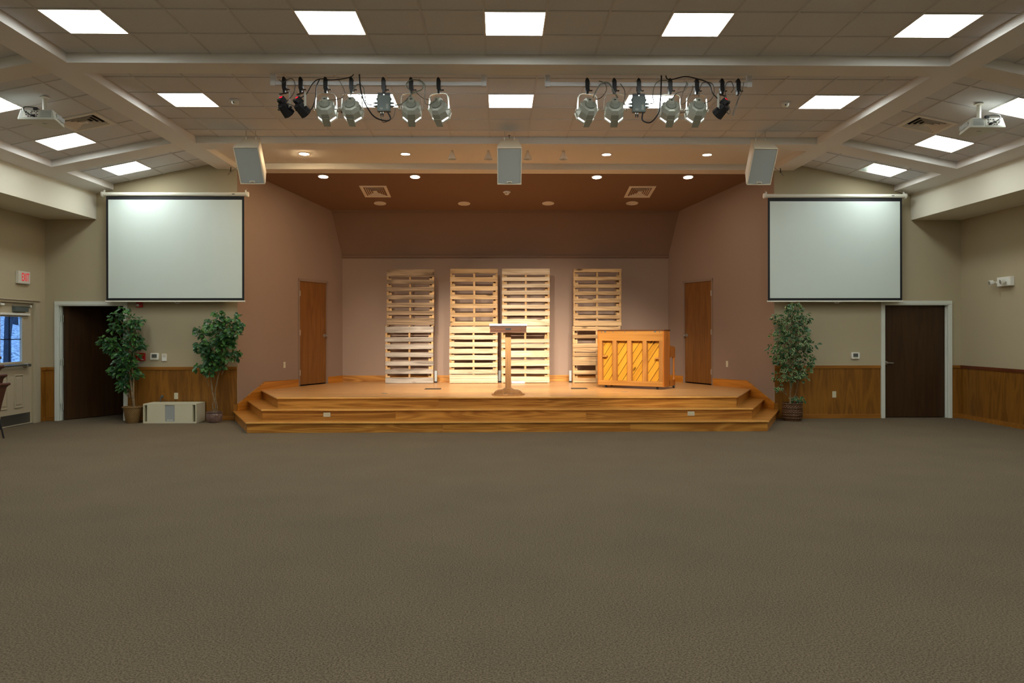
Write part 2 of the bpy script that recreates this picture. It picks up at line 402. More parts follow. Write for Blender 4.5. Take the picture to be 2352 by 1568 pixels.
def bar_x(x0, x1, y, s=0):
    if s == 0: MB().box(x0, x1, y-bar_w, y+bar_w, ZT+.0005, ZT+.012).build('grid_bar', M['bar'], ceil)
    else:
        z0, z1 = ZT-SL*(x0-5.33)+.0005, ZT-SL*(x1-5.33)+.0005
        p = [(hx(x0, s), y-bar_w, z0), (hx(x1, s), y-bar_w, z1), (hx(x1, s), y+bar_w, z1), (hx(x0, s), y+bar_w, z0)]
        MB().hexa(p + [(a, b, c+.012) for a, b, c in p]).build('grid_bar', M['bar'], ceil)
X0 = -.1456
xl = [XC-HC] + [X0+n*T for n in range(-7, 9)] + [XC+HC]
ya = [6.90, 7.51, 8.12, 8.70]
yb = [9.05] + [9.505+n*T for n in range(5)] + [12.365]
wl = [HB1, 5.66, 6.257, 6.854, HW]
yw2 = [9.05] + [9.53+n*T for n in range(5)] + [12.365]
yw3 = [12.79, 13.245, 13.855, D]
ywa = [6.90, 7.51, 8.12, 8.70]
skip_c = {('A', c, 1) for c in (1, 5, 8, 11, 15)} | {('B', c, 2) for c in (1, 5, 8, 11, 15)} | {('B', 4, 3), ('B', 12, 3)}
for key, ys in (('A', ya), ('B', yb)):
    for i in range(len(xl)-1):
        for j in range(len(ys)-1):
            if (key, i, j) not in skip_c: put_tile(xl[i], xl[i+1], ys[j], ys[j+1])
    for x in xl[1:-1]: bar_y(x, ys[0], ys[-1])
    for y in ys[1:-1] + ([ys[0]] if key == 'A' else []): bar_x(xl[0], xl[-1], y)
skip_w = {('2', 2, 1), ('2', 2, 4), ('2', 1, 3), ('3', 2, 1), ('A', 2, 1)}
for s in (-1, 1):
    for key, ys in (('2', yw2), ('3', yw3), ('A', ywa)):
        for i in range(4):
            for j in range(len(ys)-1):
                if (key, i, j) not in skip_w: put_tile(wl[i], wl[i+1], ys[j], ys[j+1], s)
        for h in wl[1:-1]: bar_y(h, ys[0], ys[-1], s)
        for y in ys[1:-1]: bar_x(HB1, HW, y, s)
# the ceiling behind the camera, out of the picture
bk = MB()
for y0, y1 in [(5.40, 6.90), (1.73, 5.05), (-1.94, 1.38), (YB, -2.29)]:
    bk.box(XC-HC, XC+HC, y0, y1, ZT+.004, ZT+.02)
    for s in (-1, 1):
        p = [(hx(HB1, s), y0, zt(HB1)), (hx(HW, s), y0, zt(HW)), (hx(HW, s), y1, zt(HW)), (hx(HB1, s), y1, zt(HB1))]
        bk.hexa(p + [(a, b, c+.02) for a, b, c in p])
bk.build('ceiling_field', M['tile'], ceil)

# ---------------- walls
def wall(name, boxes, m):
    w = MB()
    for b in boxes: w.box(*b)
    return struct(w.build(name, m))
DL0, DL1, DR0, DR1, DZ = -8.028, -6.826, 7.121, 8.335, 2.11        # rough openings of the two front doors
WL = wall('wall_front_left', [(XC-HR-.2, DL0, D, D+.14, 0, 4.75), (DL1, XC-4.93, D, D+.14, 0, 4.75), (DL0, DL1, D, D+.14, DZ, 4.75)], M['tan'])
WR = wall('wall_front_right', [(XC+4.93, DR0, D, D+.14, 0, 4.75), (DR1, XC+HR+.2, D, D+.14, 0, 4.75), (DR0, DR1, D, D+.14, DZ, 4.75)], M['tan'])
EY0, EY1, EZ = 13.02, 13.965, 2.12                                 # outside door in the left wall
XLW, XRW = XC-HR, XC+HR
WS = wall('wall_left', [(XLW-.16, XLW, YB, EY0, 0, 4.75), (XLW-.16, XLW, EY1, D+.14, 0, 4.75), (XLW-.16, XLW, EY0, EY1, EZ, 4.75)], M['tan'])
WE = wall('wall_right', [(XRW, XRW+.16, YB, D+.14, 0, 4.75)], M['tan'])
wall('wall_back', [(XLW, XRW, YB-.16, YB, 0, 4.75)], M['tan'])
# alcove side walls: local x = along the wall from the front corner, local y = into the wall
A0, A1 = Vector((4.93, 14.34)), Vector((3.62, 17.35)); ALEN = (A1-A0).length
def alcove(s):
    w = MB()
    o0, o1, oz = 1.775, 2.70, 2.665
    sg = 1 if s < 0 else -1          # +y of the local frame points into the wall
    for a, b, z0, z1 in ((.0, o0, 0, 4.75), (o1, ALEN+.1, 0, 4.75), (o0, o1, oz, 4.75), (o0, o1, 0, STG-.01)):
        w.box(a, b, *sorted((0, .13*sg)), z0, z1)
    o = struct(w.build('wall_alcove_left' if s < 0 else 'wall_alcove_right', M['mauve']))
    dx, dy = s*(A1.x-A0.x), A1.y-A0.y
    o.location = (hx(A0.x, s), A0.y, 0); o.rotation_euler = (0, 0, math.atan2(dy, dx))
    return o, sg
# back wall of the alcove
WB = struct(MB().box(XC-4.2, XC+4.2, 17.35, 17.48, 0, 4.75).build('wall_alcove_back', M['mauve']))
struct(MB().box(XC-HR-.2, XC+HR+.2, 18.0, 18.15, 0, 5.0).build('wall_outer', M['tan']))
struct(MB().box(XC+HR+.02, XC+HR+.15, D, 18.1, 0, 5.0).build('wall_outer_right', M['tan']))
struct(MB().box(XC-HR-.15, XC-HR-.02, D+.1, 18.1, 0, 5.0).build('wall_outer_left', M['tan']))

# ---------------- wainscot: panels, cap and base on their wall
def wains_x(par, x0, x1, n):
    w = (x1-x0)/n
    for i in range(n):
        MB().box(-w/2+.0015, w/2-.0015, -.008, 0, -.42, .425).build('panel', M['ply'], par, loc=(x0+(i+.5)*w, D, .497))
    MB().box(x0, x1, D-.02, D, .922, .978).build('cap_rail', M['ply_trim'], par, bevel=.004)
    MB().box(x0, x1, D-.016, D, 0, .078).build('base_board', M['ply_trim'], par, bevel=.004)
wains_x(WL, -6.765, XC-4.935, 2); wains_x(WL, XLW+.008, -8.09, 1)
wains_x(WR, XC+4.935, 7.055, 2); wains_x(WR, 8.40, XRW-.008, 1)
for par, X, s, rng in ((WE, XRW, -1, [(D-(k+1)*1.22, D-k*1.22) for k in range(9)]), (WS, XLW, 1, [(14.20, D), (8.0, 12.85), (3.0, 8.0)])):
    for y0, y1 in rng:
        a, b = sorted((X, X+s*.008))
        MB().box(a-X, b-X, -(y1-y0)/2+.0015, (y1-y0)/2-.0015, -.42, .425).build('panel', M['ply'], par, loc=(X, (y0+y1)/2, .497))
        a, b = sorted((X, X+s*.02)); MB().box(a, b, y0, y1, .922, .978).build('cap_rail', M['cap_dark'] if X > 0 else M['ply_trim'], par)
        a, b = sorted((X, X+s*.016)); MB().box(a, b, y0, y1, 0, .078).build('base_board', M['ply_trim'], par)

# ---------------- front doors (hollow-metal frames)
def frame_front(name, x0, x1, label):
    e = struct(empty(name, (0, 0, 0)), label)
    for a, b in ((x0-.056, x0+.004), (x1-.004, x1+.056)):
        MB().box(a, b, D-.022, D+.0, 0, DZ-.005).build('frame_post', M['frame_white'], e, bevel=.004)
    for a, b in ((x0, x0+.02), (x1-.02, x1)):
        MB().box(a, b, D-.012, D+.16, 0, DZ).build('jamb', M['frame_white'], e)
    for a, b in ((x0+.02, x0+.035), (x1-.035, x1-.02)):
        MB().box(a, b, D+.045, D+.075, 0, DZ-.02).build('door_stop', M['frame_white'], e)
    MB().box(x0-.056, x1+.056, D-.022, D, DZ-.004, DZ+.062).build('frame_head', M['frame_white'], e, bevel=.004)
    MB().box(x0, x1, D-.012, D+.16, DZ-.02, DZ).build('jamb_head', M['frame_white'], e)
    return e
fl = frame_front('door_1', DL0, DL1, 'open dark brown door swung back in a pale frame')
fr = frame_front('door_2', DR0, DR1, 'closed dark brown flush door in a pale frame')
# closed right door
sl = MB().box(DR0+.022, DR1-.022, D+.09, D+.132, .012, DZ-.022).build('door_slab', M['door_dark'], fr)
hd = MB().lathe([(.034, 0), (.034, .012), (.014, .014), (.014, .05)], 16).xf(Matrix.Translation((DR0+.085, D+.09, 1.02)) @ Matrix.Rotation(PI/2, 4, 'X')).build('lever_rose', M['steel'], sl, True)
MB().tube([(DR0+.085, D+.04, 1.02), (DR0+.12, D+.036, 1.02), (DR0+.20, D+.04, 1.016)], .011, 8).build('lever_handle', M['steel'], sl, True)
# open left door: hinged on its left jamb, swung into the dark room
piv = (DL0+.028, D+.125); ang = math.radians(60)
sl = MB().box(0, 1.14, -.044, 0, .012, DZ-.022).build('door_slab', M['door_dark'], fl)
sl.location = (piv[0], piv[1], 0); sl.rotation_euler = (0, 0, ang)
for z in (.25, 1.06, 1.86):
    MB().box(DL0+.020, DL0+.030, D+.045, D+.125, z-.06, z+.06).build('hinge', M['silver'], fl)
    MB().cyl((DL0+.046, D+.088, z-.065), (DL0+.046, D+.088, z+.065), .009, n=8).build('hinge_pin', M['silver'], fl, True)
MB().lathe([(.03, 0), (.03, .012), (.012, .014), (.012, .05), (.026, .055), (.026, .075)], 14).xf(Matrix.Translation((1.03, -.044, 1.0)) @ Matrix.Rotation(PI/2, 4, 'X')).build('door_knob', M['steel'], sl, True)

# ---------------- outside door in the left wall
ed = struct(empty('door_3'), 'tan outside door with a four pane window and push bar')
X = XLW
for a, b in ((EY0-.15, EY0+.0), (EY1, EY1+.16)):
    MB().box(X, X+.03, a, b, 0, EZ-.001).build('frame_post', M['frame_tan'], ed, bevel=.004)
    MB().box(X+.03, X+.042, a+.02, b-.05, 0, EZ-.001).build('frame_mould', M['frame_tan'], ed, bevel=.004)
MB().box(X, X+.03, EY0-.15, EY1+.16, EZ-.0, EZ+.052).build('frame_head', M['frame_tan'], ed, bevel=.004)
MB().box(X, X+.055, EY0-.16, EY1+.17, EZ+.04, EZ+.062).build('frame_cap', M['frame_tan'], ed, bevel=.004)
wy0, wy1, wz0, wz1 = 13.06, 13.70, 1.09, 1.89
d = MB(); dx0, dx1 = X-.07, X-.03
for b in ((EY0, wy0, .015, EZ), (wy1, EY1, .015, EZ), (wy0, wy1, .015, wz0), (wy0, wy1, wz1, EZ)): d.box(dx0, dx1, *b)
slab = d.build('door_slab', M['frame_tan'], ed)
for yy in (13.17, 13.60):                                            # two embossed panels under the push bar
    pf = MB()
    for q in ((yy-.125, yy-.105, .31, .885), (yy+.105, yy+.125, .31, .885), (yy-.105, yy+.105, .31, .332), (yy-.105, yy+.105, .863, .885)): pf.box(dx1, dx1+.016, *q)
    pf.build('door_panel', M['frame_tan'], slab, bevel=.006)
    MB().box(dx1, dx1+.012, yy-.075, yy+.075, .365, .83).build('panel_field', M['frame_tan'], slab, bevel=.008)
MB().box(dx1, dx1+.004, EY0+.03, EY1-.04, .03, .205).build('kick_plate', mat('dark_kick_plate', (.20, .19, .17), .3, .8), slab)  # even metal tone, darker than the other steel parts
MB().box(X-.17, X, EY0, EY1, 0, .016).build('threshold', M['steel'], ed)
wf = MB()
for b in ((wy0-.02, wy0+.015, wz0-.02, wz1+.02), (wy1-.015, wy1+.02, wz0-.02, wz1+.02), (wy0, wy1, wz0-.02, wz0+.015), (wy0, wy1, wz1-.015, wz1+.02)): wf.box(dx1-.01, dx1+.012, *b)
wf = wf.build('window_frame', M['frame_tan'], slab)
MB().box(dx0+.012, dx0+.026, (wy0+wy1)/2-.008, (wy0+wy1)/2+.008, wz0, wz1).build('muntin', M['blackmatt'], slab)
MB().box(dx0+.012, dx0+.026, wy0, wy1, (wz0+wz1)/2-.008, (wz0+wz1)/2+.008).build('muntin', M['blackmatt'], slab)
for k in range(4):
    y0, y1 = ((wy0, (wy0+wy1)/2), ((wy0+wy1)/2, wy1))[k % 2]; z0, z1 = ((wz0, (wz0+wz1)/2), ((wz0+wz1)/2, wz1))[k//2]
    MB().box(dx0+.018, dx0+.022, y0+.008, y1-.008, z0+.008, z1-.008).build('pane', M['glass'], slab)
pb = MB().box(dx1+.035, dx1+.085, 13.08, 13.72, 1.025, 1.06).build('push_bar', M['steel'], slab, bevel=.008)
for y0, y1 in ((13.03, 13.09), (13.72, 13.83)): MB().box(dx1, dx1+.09, y0, y1, 1.01, 1.065).build('bar_end', M['steel'], slab, bevel=.01)
MB().box(dx1, dx1+.06, 13.42, 13.80, 1.965, 2.045).build('door_closer', M['dimmer'], slab, bevel=.006)
MB().box(dx1+.02, dx1+.045, 13.40, 13.90, 2.055, 2.07).build('closer_arm', M['steel'], slab)
MB().cyl((dx1+.03, 13.90, 2.045), (dx1+.03, 13.90, 2.085), .02).build('closer_shoe', M['white'], slab, True)
MB().box(dx1, dx1+.05, 13.03, 13.86, 1.90, 1.938).build('blind_headrail', M['white'], slab, bevel=.006)
MB().box(dx1+.02, dx1+.05, 13.06, 13.15, 2.06, 2.095).build('alarm_contact', M['white'], slab, bevel=.004)
# outside: wooded bank seen through the window
hl = bpy.data.meshes.new('wooded_bank'); bm = bmesh.new(); g = []
rr = random.Random(3)
for i in range(31):
    row = []
    for j in range(31):
        x = -9.2-i*1.1; y = 8+j*1.2
        z = -.15 + max(0, i-5)*.30 + (rr.random()-.5)*.28
        row.append(bm.verts.new((x, y, z)))
    g.append(row)
for i in range(30):
    for j in range(30): bm.faces.new((g[i][j], g[i+1][j], g[i+1][j+1], g[i][j+1]))
bmesh.ops.recalc_face_normals(bm, faces=bm.faces); bm.to_mesh(hl); bm.free()
ho = bpy.data.objects.new('wooded_bank', hl); COL.objects.link(ho); hl.materials.append(M['hill']); tag(ho, 'leaf strewn bank rising outside the door window', None, None, 'structure')
for k, (x, y, r, ln, tl) in enumerate([(-16.6, 26.6, .10, 8, .1), (-18.6, 29.6, .07, 7, .9), (-22.5, 36.9, .12, 9, -.4)]):
    tr = MB().tube([(x, y, -.2), (x+tl*.3, y, 2.0), (x+tl, y+.3, 4.5), (x+tl*1.2, y+.2, ln)], [r*1.3, r, r*.8, r*.5], 10).build('tree_trunk', M['trunk'], smooth=True)
    tag(tr, ['upright dark tree trunk standing outside the door window', 'thin leaning tree trunk outside the door window', 'far dark tree trunk outside on the bank'][k], 'tree', 'trees outside')

# ---------------- stage doors and skirting on the alcove walls
for s in (-1, 1):
    w, sg = alcove(s)
    dr = empty('door_4' if s < 0 else 'door_5'); struct(dr, 'oak stage door in the brown wall ' + ('opposite the piano' if s < 0 else 'behind the piano'))
    dr.location = w.location; dr.rotation_euler = w.rotation_euler
    def B(x0, x1, y0, y1, z0, z1): return MB().box(x0, x1, *sorted((y0*sg, y1*sg)), z0, z1)
    o0, o1, oz = 1.775, 2.70, 2.665
    for a, b in ((o0-.035, o0+.012), (o1-.012, o1+.035)): B(a, b, -.012, .0, STG, oz+.035).build('frame_post', M['frame_mauve'], dr, bevel=.003)
    B(o0-.035, o1+.035, -.012, 0, oz-.012, oz+.035).build('frame_head', M['frame_mauve'], dr, bevel=.003)
    for a, b in ((o0, o0+.012), (o1-.012, o1)): B(a, b, 0, .12, STG, oz).build('jamb', M['frame_mauve'], dr)
    B(o0, o1, 0, .12, oz-.012, oz).build('jamb_head', M['frame_mauve'], dr)
    B(o0, o1, .12, .13, STG, oz).build('dark_gap', M['darkhole'], dr)
    sb = B(o0+.016, o1-.016, .006, .05, STG+.022, oz-.016).build('door_slab', M['door_oak'], dr)
    for z in (.78, 1.6, 2.40):
        MB().cyl((o0+.022, -.004*sg, z-.055), (o0+.022, -.004*sg, z+.055), .010, n=8).build('hinge', M['silver_b'], sb, True)
    kx = o1-.08
    MB().lathe([(.036, 0), (.036, .01), (.016, .014), (.016, .04), (.03, .048), (.034, .062), (.026, .08), (.01, .085)], 16).xf(
        Matrix.Translation((kx, .006*sg, 1.53)) @ Matrix.Rotation(PI/2 if sg > 0 else -PI/2, 4, 'X')).build('door_knob', M['steel'], sb, True)
    # skirting: slopes down the steps, then a level base
    poly = [(-.012, 0), (-.012, .288), (.725, .658), (1.735, .648), (1.735, STG), (.70, STG), (.70, 0)]
    MB().prism(poly, *sorted((-.02*sg, 0)), 'y').build('skirt_board', M['oak_orange'], w, bevel=.003)
    MB().prism([(-.012, .288), (.725, .658), (1.735, .648), (1.735, .654), (.725, .666), (-.012, .296)], *sorted((-.024*sg, 0)), 'y').build('skirt_edge', M['oak'], w)
    B(2.74, ALEN, -.018, 0, STG, .65).build('base_board', M['oak_orange'], w)
    sw = empty('light_switch', (0, 0, 0)); sw.location = w.location; sw.rotation_euler = w.rotation_euler
    tag(sw, 'ivory switch plate on the brown wall ' + ('opposite the piano' if s < 0 else 'behind the piano'), 'switch', 'stage switches')
    B(1.28, 1.34, -.006, 0, .90, 1.02).build('plate', M['ivory'], sw, bevel=.003)
    B(1.302, 1.318, -.012, -.006, .94, .98).build('toggle', M['ivory'], sw, bevel=.002)
# small block where the skirting returns on to the front wall
for s, wl_ in ((-1, WL), (1, WR)):
    a, b = sorted((hx(4.935, s), hx(4.995, s))); MB().box(a, b, D-.022, D, .15, .288).build('skirt_block', M['ply_trim'], wl_)
MB().box(XC-3.62, XC+3.62, 17.33, 17.35, STG, .65).build('base_board', M['oak'], WB, bevel=.003)

# ================================================================== STAGE
stage = empty('stage', (0, 0, 0), label='three step golden oak stage with angled corners', cat='stage')
def wline(h, y):     # side edge of a step running back until it meets the alcove wall
    yy = (A0.x + .4352*A0.y - h + .445*y)/.8802
    if yy < D: return (h+.445*(D-.004-y), D-.004)
    return (h+.445*(yy-y)-.006, yy-.006)
def ring(h, y, backy):
    e = wline(h, y); p = [(XC-h, y), (XC+h, y), (XC+e[0], e[1])]
    q = [(XC-e[0], e[1])]
    hb = A0.x-.4352*(backy-A0.y)-.006
    if e[1] < D: p.append((XC+4.92, D)); q.insert(0, (XC-4.92, D))
    return p + [(XC+hb, backy), (XC-hb, backy)] + q
steps = [(4.17, 12.51, 0, .17, 15.2), (4.02, 12.83, .17, .34, 15.3), (3.86, 13.14, .34, STG, 17.345)]
seams = {0: [-1.05, 1.95], 1: [-1.85, 1.28], 2: [-1.17, 1.55]}
for k, (h, y, z0, z1, by) in enumerate(steps):
    MB().prism(ring(h-.004, y+.004, by), z0, z1-.03, 'z').build('step_core', M['oak'], stage)
    xs = [-h] + seams[k] + [h]
    for i in range(len(xs)-1):
        a, b = xs[i], xs[i+1]; w = b-a
        MB().box(-w/2+.0008, w/2-.0008, -.012, 0, 0, z1-.03-z0).build('riser_board', M['oak'], stage, loc=(XC+(a+b)/2, y+.002, z0))
    n = MB(); o = .032
    pr = ring(h+o*.62, y-o, by)
    t = n.prism(pr, z1-.03, z1, 'z').build('stage_floor' if k == 2 else 'tread', M['strip'] if k == 2 else M['oak'], stage, bevel=.012, seg=3)
# bull-nose boards along the front edges (paler oak with the edge highlight put into its colour)
for k, (h, y, z0, z1, by) in enumerate(steps):
    MB().box(XC-h-.015, XC+h+.015, y-.036, y+.05, z1-.03, z1+.0012).build('nosing', M['oak_highlight'], stage, bevel=.012, seg=3)
# duplex outlets on the middle riser
def outlet(name, loc, rot, label, vertical=True, grp='wall outlets'):
    e = empty(name, loc, rot, label, 'outlet', grp)
    w, hh = (.072, .115) if vertical else (.115, .072)
    MB().box(-w/2, w/2, -.006, 0, -hh/2, hh/2).build('plate', M['ivory'], e, bevel=.003)
    for q in (-1, 1):
        cx, cz = (0, q*.024) if vertical else (q*.024, 0)
        MB().lathe([(.016, 0), (.016, .003), (.012, .004)], 14).xf(Matrix.Translation((cx, -.006, cz)) @ Matrix.Rotation(PI/2, 4, 'X')).build('socket', M['ivory'], e)
        sl_ = MB()
        for dx in (-.006, .006): sl_.box(cx+dx-.0015, cx+dx+.0015, -.0105, -.009, cz-.002, cz+.007)
        tag(sl_.build('slots', M['darkhole'], e), None, None, None, 'stuff')
    return e
outlet('step_outlet', (-2.82, 12.82, .255), (0, 0, 0), 'ivory outlet on the middle step, by the speaker cabinet end of the stage', False)
outlet('step_outlet', (3.16, 12.82, .255), (0, 0, 0), 'ivory outlet on the middle step, in front of the piano', False)
outlet('wall_outlet', (-5.89, D-.008, .447), (0, 0, 0), 'ivory outlet on the wood panelling above the floor speaker')
outlet('wall_outlet', (6.19, D-.008, .443), (0, 0, 0), 'ivory outlet on the wood panelling near the closed door')
for x, lab in ((-1.277, 'flat floor box cover in front of the grey topped pallet tower'), (1.543, 'flat floor box cover in front of the piano and pallet tower')):
    e = empty('floor_box', (x, 15.05, STG), (0, 0, 0), lab, 'floor box', 'stage floor boxes')
    MB().box(-.155, .155, -.12, .12, 0, .006).build('cover', M['floorbox'], e, bevel=.002)
    MB().box(-.145, .145, -.01, .11, .006, .009).build('flap', M['floorbox'], e, bevel=.002)
for x, y, lab in ((-2.05, 13.98, 'round brass floor plate near the grey topped tower'), (2.28, 14.2, 'round brass floor plate in front of the piano')):
    tag(MB().lathe([(.06, 0), (.06, .003), (.05, .005)], 20).build('floor_plate', M['steel'], loc=(x, y, STG)), lab, 'floor plate', 'stage floor plates')

# ================================================================== CEILING LIGHTS
def make_panel(w, l, slid=0.0, name='ceiling_light'):
    """2x2 troffer, local z=0 on the tile plane, lit lens facing down"""
    r = empty(name)
    f = MB(); a, b = w/2, l/2; t = .014
    for q in ((-a, a, -b, -b+t), (-a, a, b-t, b), (-a, -a+t, -b, b), (a-t, a, -b, b)): f.box(*q, -.004, .01)
    f.build('frame', M['vent'], r)
    h = MB()
    for q in ((-a+t, a-t, -b+t, -b+t+.004), (-a+t, a-t, b-t-.004, b-t), (-a+t, -a+t+.004, -b+t, b-t), (a-t-.004, a-t, -b+t, b-t)): h.box(*q, .004, .09)
    h.box(-a+t, a-t, -b+t, b-t, .088, .094)
    h.build('housing', M['white'], r)
    MB().box(-a+t+slid, a-t, -b+t, b-t, .004, .010).build('lens', M['panel_on'], r)
    return r
ang = math.atan(SL); wwing = (6.854-6.257)/math.cos(ang)
proto = make_panel(T, T)
G = 'ceiling light panels'
near_lab = 'lit square ceiling panel in the coffer over the open carpet'
cols = [1, 5, 8, 11, 15]
b_lab = {1: 'lit square ceiling panel between a round detector and the beam, on the fire panel side',
         5: 'lit square ceiling panel behind the dimmer box of the bar with two black lamps',
         8: 'lit square ceiling panel above the middle hanging speaker',
         11: 'lit square ceiling panel behind the dimmer box of the bar with one black lamp',
         15: 'lit square ceiling panel between a round detector and the beam, on the closed door side'}
first = True
def put_panel(loc, rot, label):
    global first
    if first:
        first = False; o = proto; o.location = loc; o.rotation_euler = rot; tag(o, label, 'ceiling light', G); return o
    o = dup(proto, None, loc, rot, label, G); return o
row_lab = ['end panel of the lit row of five over the carpet, on the exit sign side', 'panel next to the end one in the row of five, exit sign side', 'middle panel of the lit row of five over the open carpet',
           'panel next to the end one in the row of five, closed door side', 'end panel of the lit row of five over the carpet, on the closed door side']
for c, near_lab in zip(cols, row_lab): put_panel(((xl[c]+xl[c+1])/2, 7.815, ZT), (0, 0, 0), near_lab)
for c in cols: put_panel(((xl[c]+xl[c+1])/2, (yb[2]+yb[3])/2, ZT), (0, 0, 0), b_lab[c])
tag(proto, row_lab[0], 'ceiling light', G)
hm = (6.257+6.854)/2
for s in (-1, 1):
    side = 'on the exit sign side' if s < 0 else 'on the closed door side'
    for y, lab in ((9.835, 'lit square panel beside the projector ' + side), (11.665, 'lit square panel between projector and screen ' + side)):
        put_panel((hx(hm, s), y, ZT-SL*(hm-5.33)), (0, s*ang, 0), lab)
    if s < 0: put_panel((hx(hm, s), 13.55, ZT-SL*(hm-5.33)), (0, s*ang, 0), 'lit square ceiling panel right above the screen ' + side)
    else:
        p2 = make_panel(T, T, .17); [setattr(c.material_slots[0], 'link', 'OBJECT') or setattr(c.material_slots[0], 'material', M['silver_d']) for c in p2.children if c.name.startswith('housing')]; p2.location = (hx(hm, s), 13.55, ZT-SL*(hm-5.33)); p2.rotation_euler = (0, s*ang, 0)
        tag(p2, 'lit ceiling panel with its lens slid aside, above the screen ' + side, 'ceiling light', G)
# the rest of the room's panels, behind the camera
for y in (3.4, -.3, -3.6):
    for c in cols: put_panel(((xl[c]+xl[c+1])/2, y, ZT-.012), (0, 0, 0), 'lit square ceiling panel in the back half of the hall')
for s in (-1, 1):
    for y in (7.815, 3.4, -.3, -3.6): put_panel((hx(hm, s), y, ZT-SL*(hm-5.33)-(.012 if y < 6 else 0)), (0, s*ang, 0), 'lit square ceiling panel in the back half of the hall')

# ---------------- square air diffusers
def make_vent(w, n=4):
    r = empty('air_vent')
    a = w/2; f = MB(); t = .05
    for q in ((-a, a, -a, -a+t), (-a, a, a-t, a), (-a, -a+t, -a+t, a-t), (a-t, a, -a+t, a-t)): f.box(*q, -.008, .004)
    f.build('frame', M['vent'], r, bevel=.003)
    MB().box(-a+t*.8, a-t*.8, -a+t*.8, a-t*.8, .05, .055).build('backing', M['darkhole'], r)
    inner = a-t
    for k in range(n):
        o = inner*(1-k/(n+.35)); i = o-inner*.15; z0, z1 = -.008, .032
        ro = [(-o, -o, z1), (o, -o, z1), (o, o, z1), (-o, o, z1)]; 
        # a sloped square cone ring: wide at the bottom, narrow at the top
        rb = [(-o, -o, z0), (o, -o, z0), (o, o, z0), (-o, o, z0)]
        rt = [(-i, -i, z1), (i, -i, z1), (i, i, z1), (-i, i, z1)]
        rb2 = [(x*.985, y*.985, z0-.002) for x, y, _ in rb]; rt2 = [(x*.985, y*.985, z1-.001) for x, y, _ in rt]
        MB().loft([rb, rt, rt2, rb2, rb], False).build('louver', M['vent'], r)
    MB().box(-inner*.16, inner*.16, -inner*.16, inner*.16, -.006, 0).build('centre_plate', M['vent'], r)
    return r
v0 = make_vent(T-.02)
hv = (5.66+6.257)/2; yv = (yw2[3]+yw2[4])/2
v0.location = (hx(hv, -1), yv, ZT-SL*(hv-5.33)); v0.rotation_euler = (0, -ang, 0)
tag(v0, 'square louvred air vent beside the projector on the exit sign side', 'air vent', 'ceiling vents')
dup(v0, None, (hx(hv, 1), yv, ZT-SL*(hv-5.33)), (0, ang, 0), 'square louvred air vent beside the projector on the closed door side')
yv = (yb[3]+yb[4])/2
for c, lab in ((4, 'square air vent behind the spotlights of the bar with two black lamps'), (12, 'square air vent behind the spotlights of the bar with one black lamp')):
    dup(v0, None, ((xl[c]+xl[c+1])/2, yv, ZT), (0, 0, 0), lab)
AS = (4.24-4.575)/(16.97-14.65); AANG = math.atan(AS)
def az(y): return 4.575 + AS*(y-14.65)
v1 = make_vent(.53, 5)
for i, (x, lab) in enumerate(((-2.477, 'square air vent in the brown alcove ceiling, opposite the piano side'), (2.836, 'square air vent in the brown alcove ceiling, on the piano side'))):
    o = v1 if i == 0 else dup(v1)
    o.location = (x, 15.69, az(15.69)-.001); o.rotation_euler = (AANG, 0, 0); o.scale = (1, 1.33, 1); tag(o, lab, 'air vent', 'alcove vents')

# ---------------- recessed downlights
def make_can(r, lit):
    e = empty('downlight')
    MB().lathe([(r*1.22, 0), (r*1.22, -.006), (r*1.02, -.012), (r, -.004), (r, .0)], 28, caps=False).build('trim_ring', M['white'], e, True)
    MB().lathe([(r, -.004), (r*.96, .05)], 28, caps=False).build('reflector', M['white'], e, True)
    MB().lathe([(r*.97, -.0035), (r*.97, -.002)], 28).build('lamp', lit, e)
    return e
def spot(name, loc, target, energy, col, size, blend, rad):
    l = bpy.data.lights.new(name, 'SPOT'); l.energy = energy; l.color = col; l.spot_size = math.radians(size); l.spot_blend = blend; l.shadow_soft_size = rad
    o = bpy.data.objects.new(name, l); COL.objects.link(o); o.location = loc
    o.rotation_euler = (Vector(target)-Vector(loc)).to_track_quat('-Z', 'Y').to_euler(); return o
c0 = make_can(.085, M['can_on'])
for i, (x, y, lab) in enumerate(((-3.32, 14.81, 'lit downlight at the stage edge near the hanging speaker, on the screen and exit side'), (-1.59, 14.81, 'lit downlight over the stage edge above the grey topped pallet tower'),
                            (1.86, 14.81, 'lit downlight over the stage edge above the pallet tower by the piano'), (3.60, 14.80, 'lit downlight over the stage edge right of the piano tower'))):
    lab = lab.replace(' right of the piano tower', ' in line with the stage door behind the piano')
    o = c0 if i == 0 else dup(c0)
    o.location = (x, y, az(y)-.002); o.rotation_euler = (AANG, 0, 0); tag(o, lab, 'downlight', 'alcove downlights')
c1 = make_can(.075, M['can_on']); ch = make_can(.08, M['can_hot'])
for i, (x, lab) in enumerate(((-1.61, 'lit downlight in the smooth recess beside the track heads, on the exit sign side'), (1.86, 'lit downlight in the smooth recess beside the track heads, on the closed door side'), (3.61, 'lit downlight in the smooth recess near the hanging speaker on the closed door side'))):
    o = c1 if i == 0 else dup(c1); o.location = (x, 13.48, ZT-.002); tag(o, lab, 'downlight', 'recess downlights')
ch.location = (-3.35, 13.48, ZT-.002); tag(ch, 'glaring warm downlight in the smooth recess', 'downlight', 'recess downlights')
MB().lathe([(.01, -.03), (.055, -.02), (.07, -.004)], 18).build('bulb', M['can_hot'], ch, True)
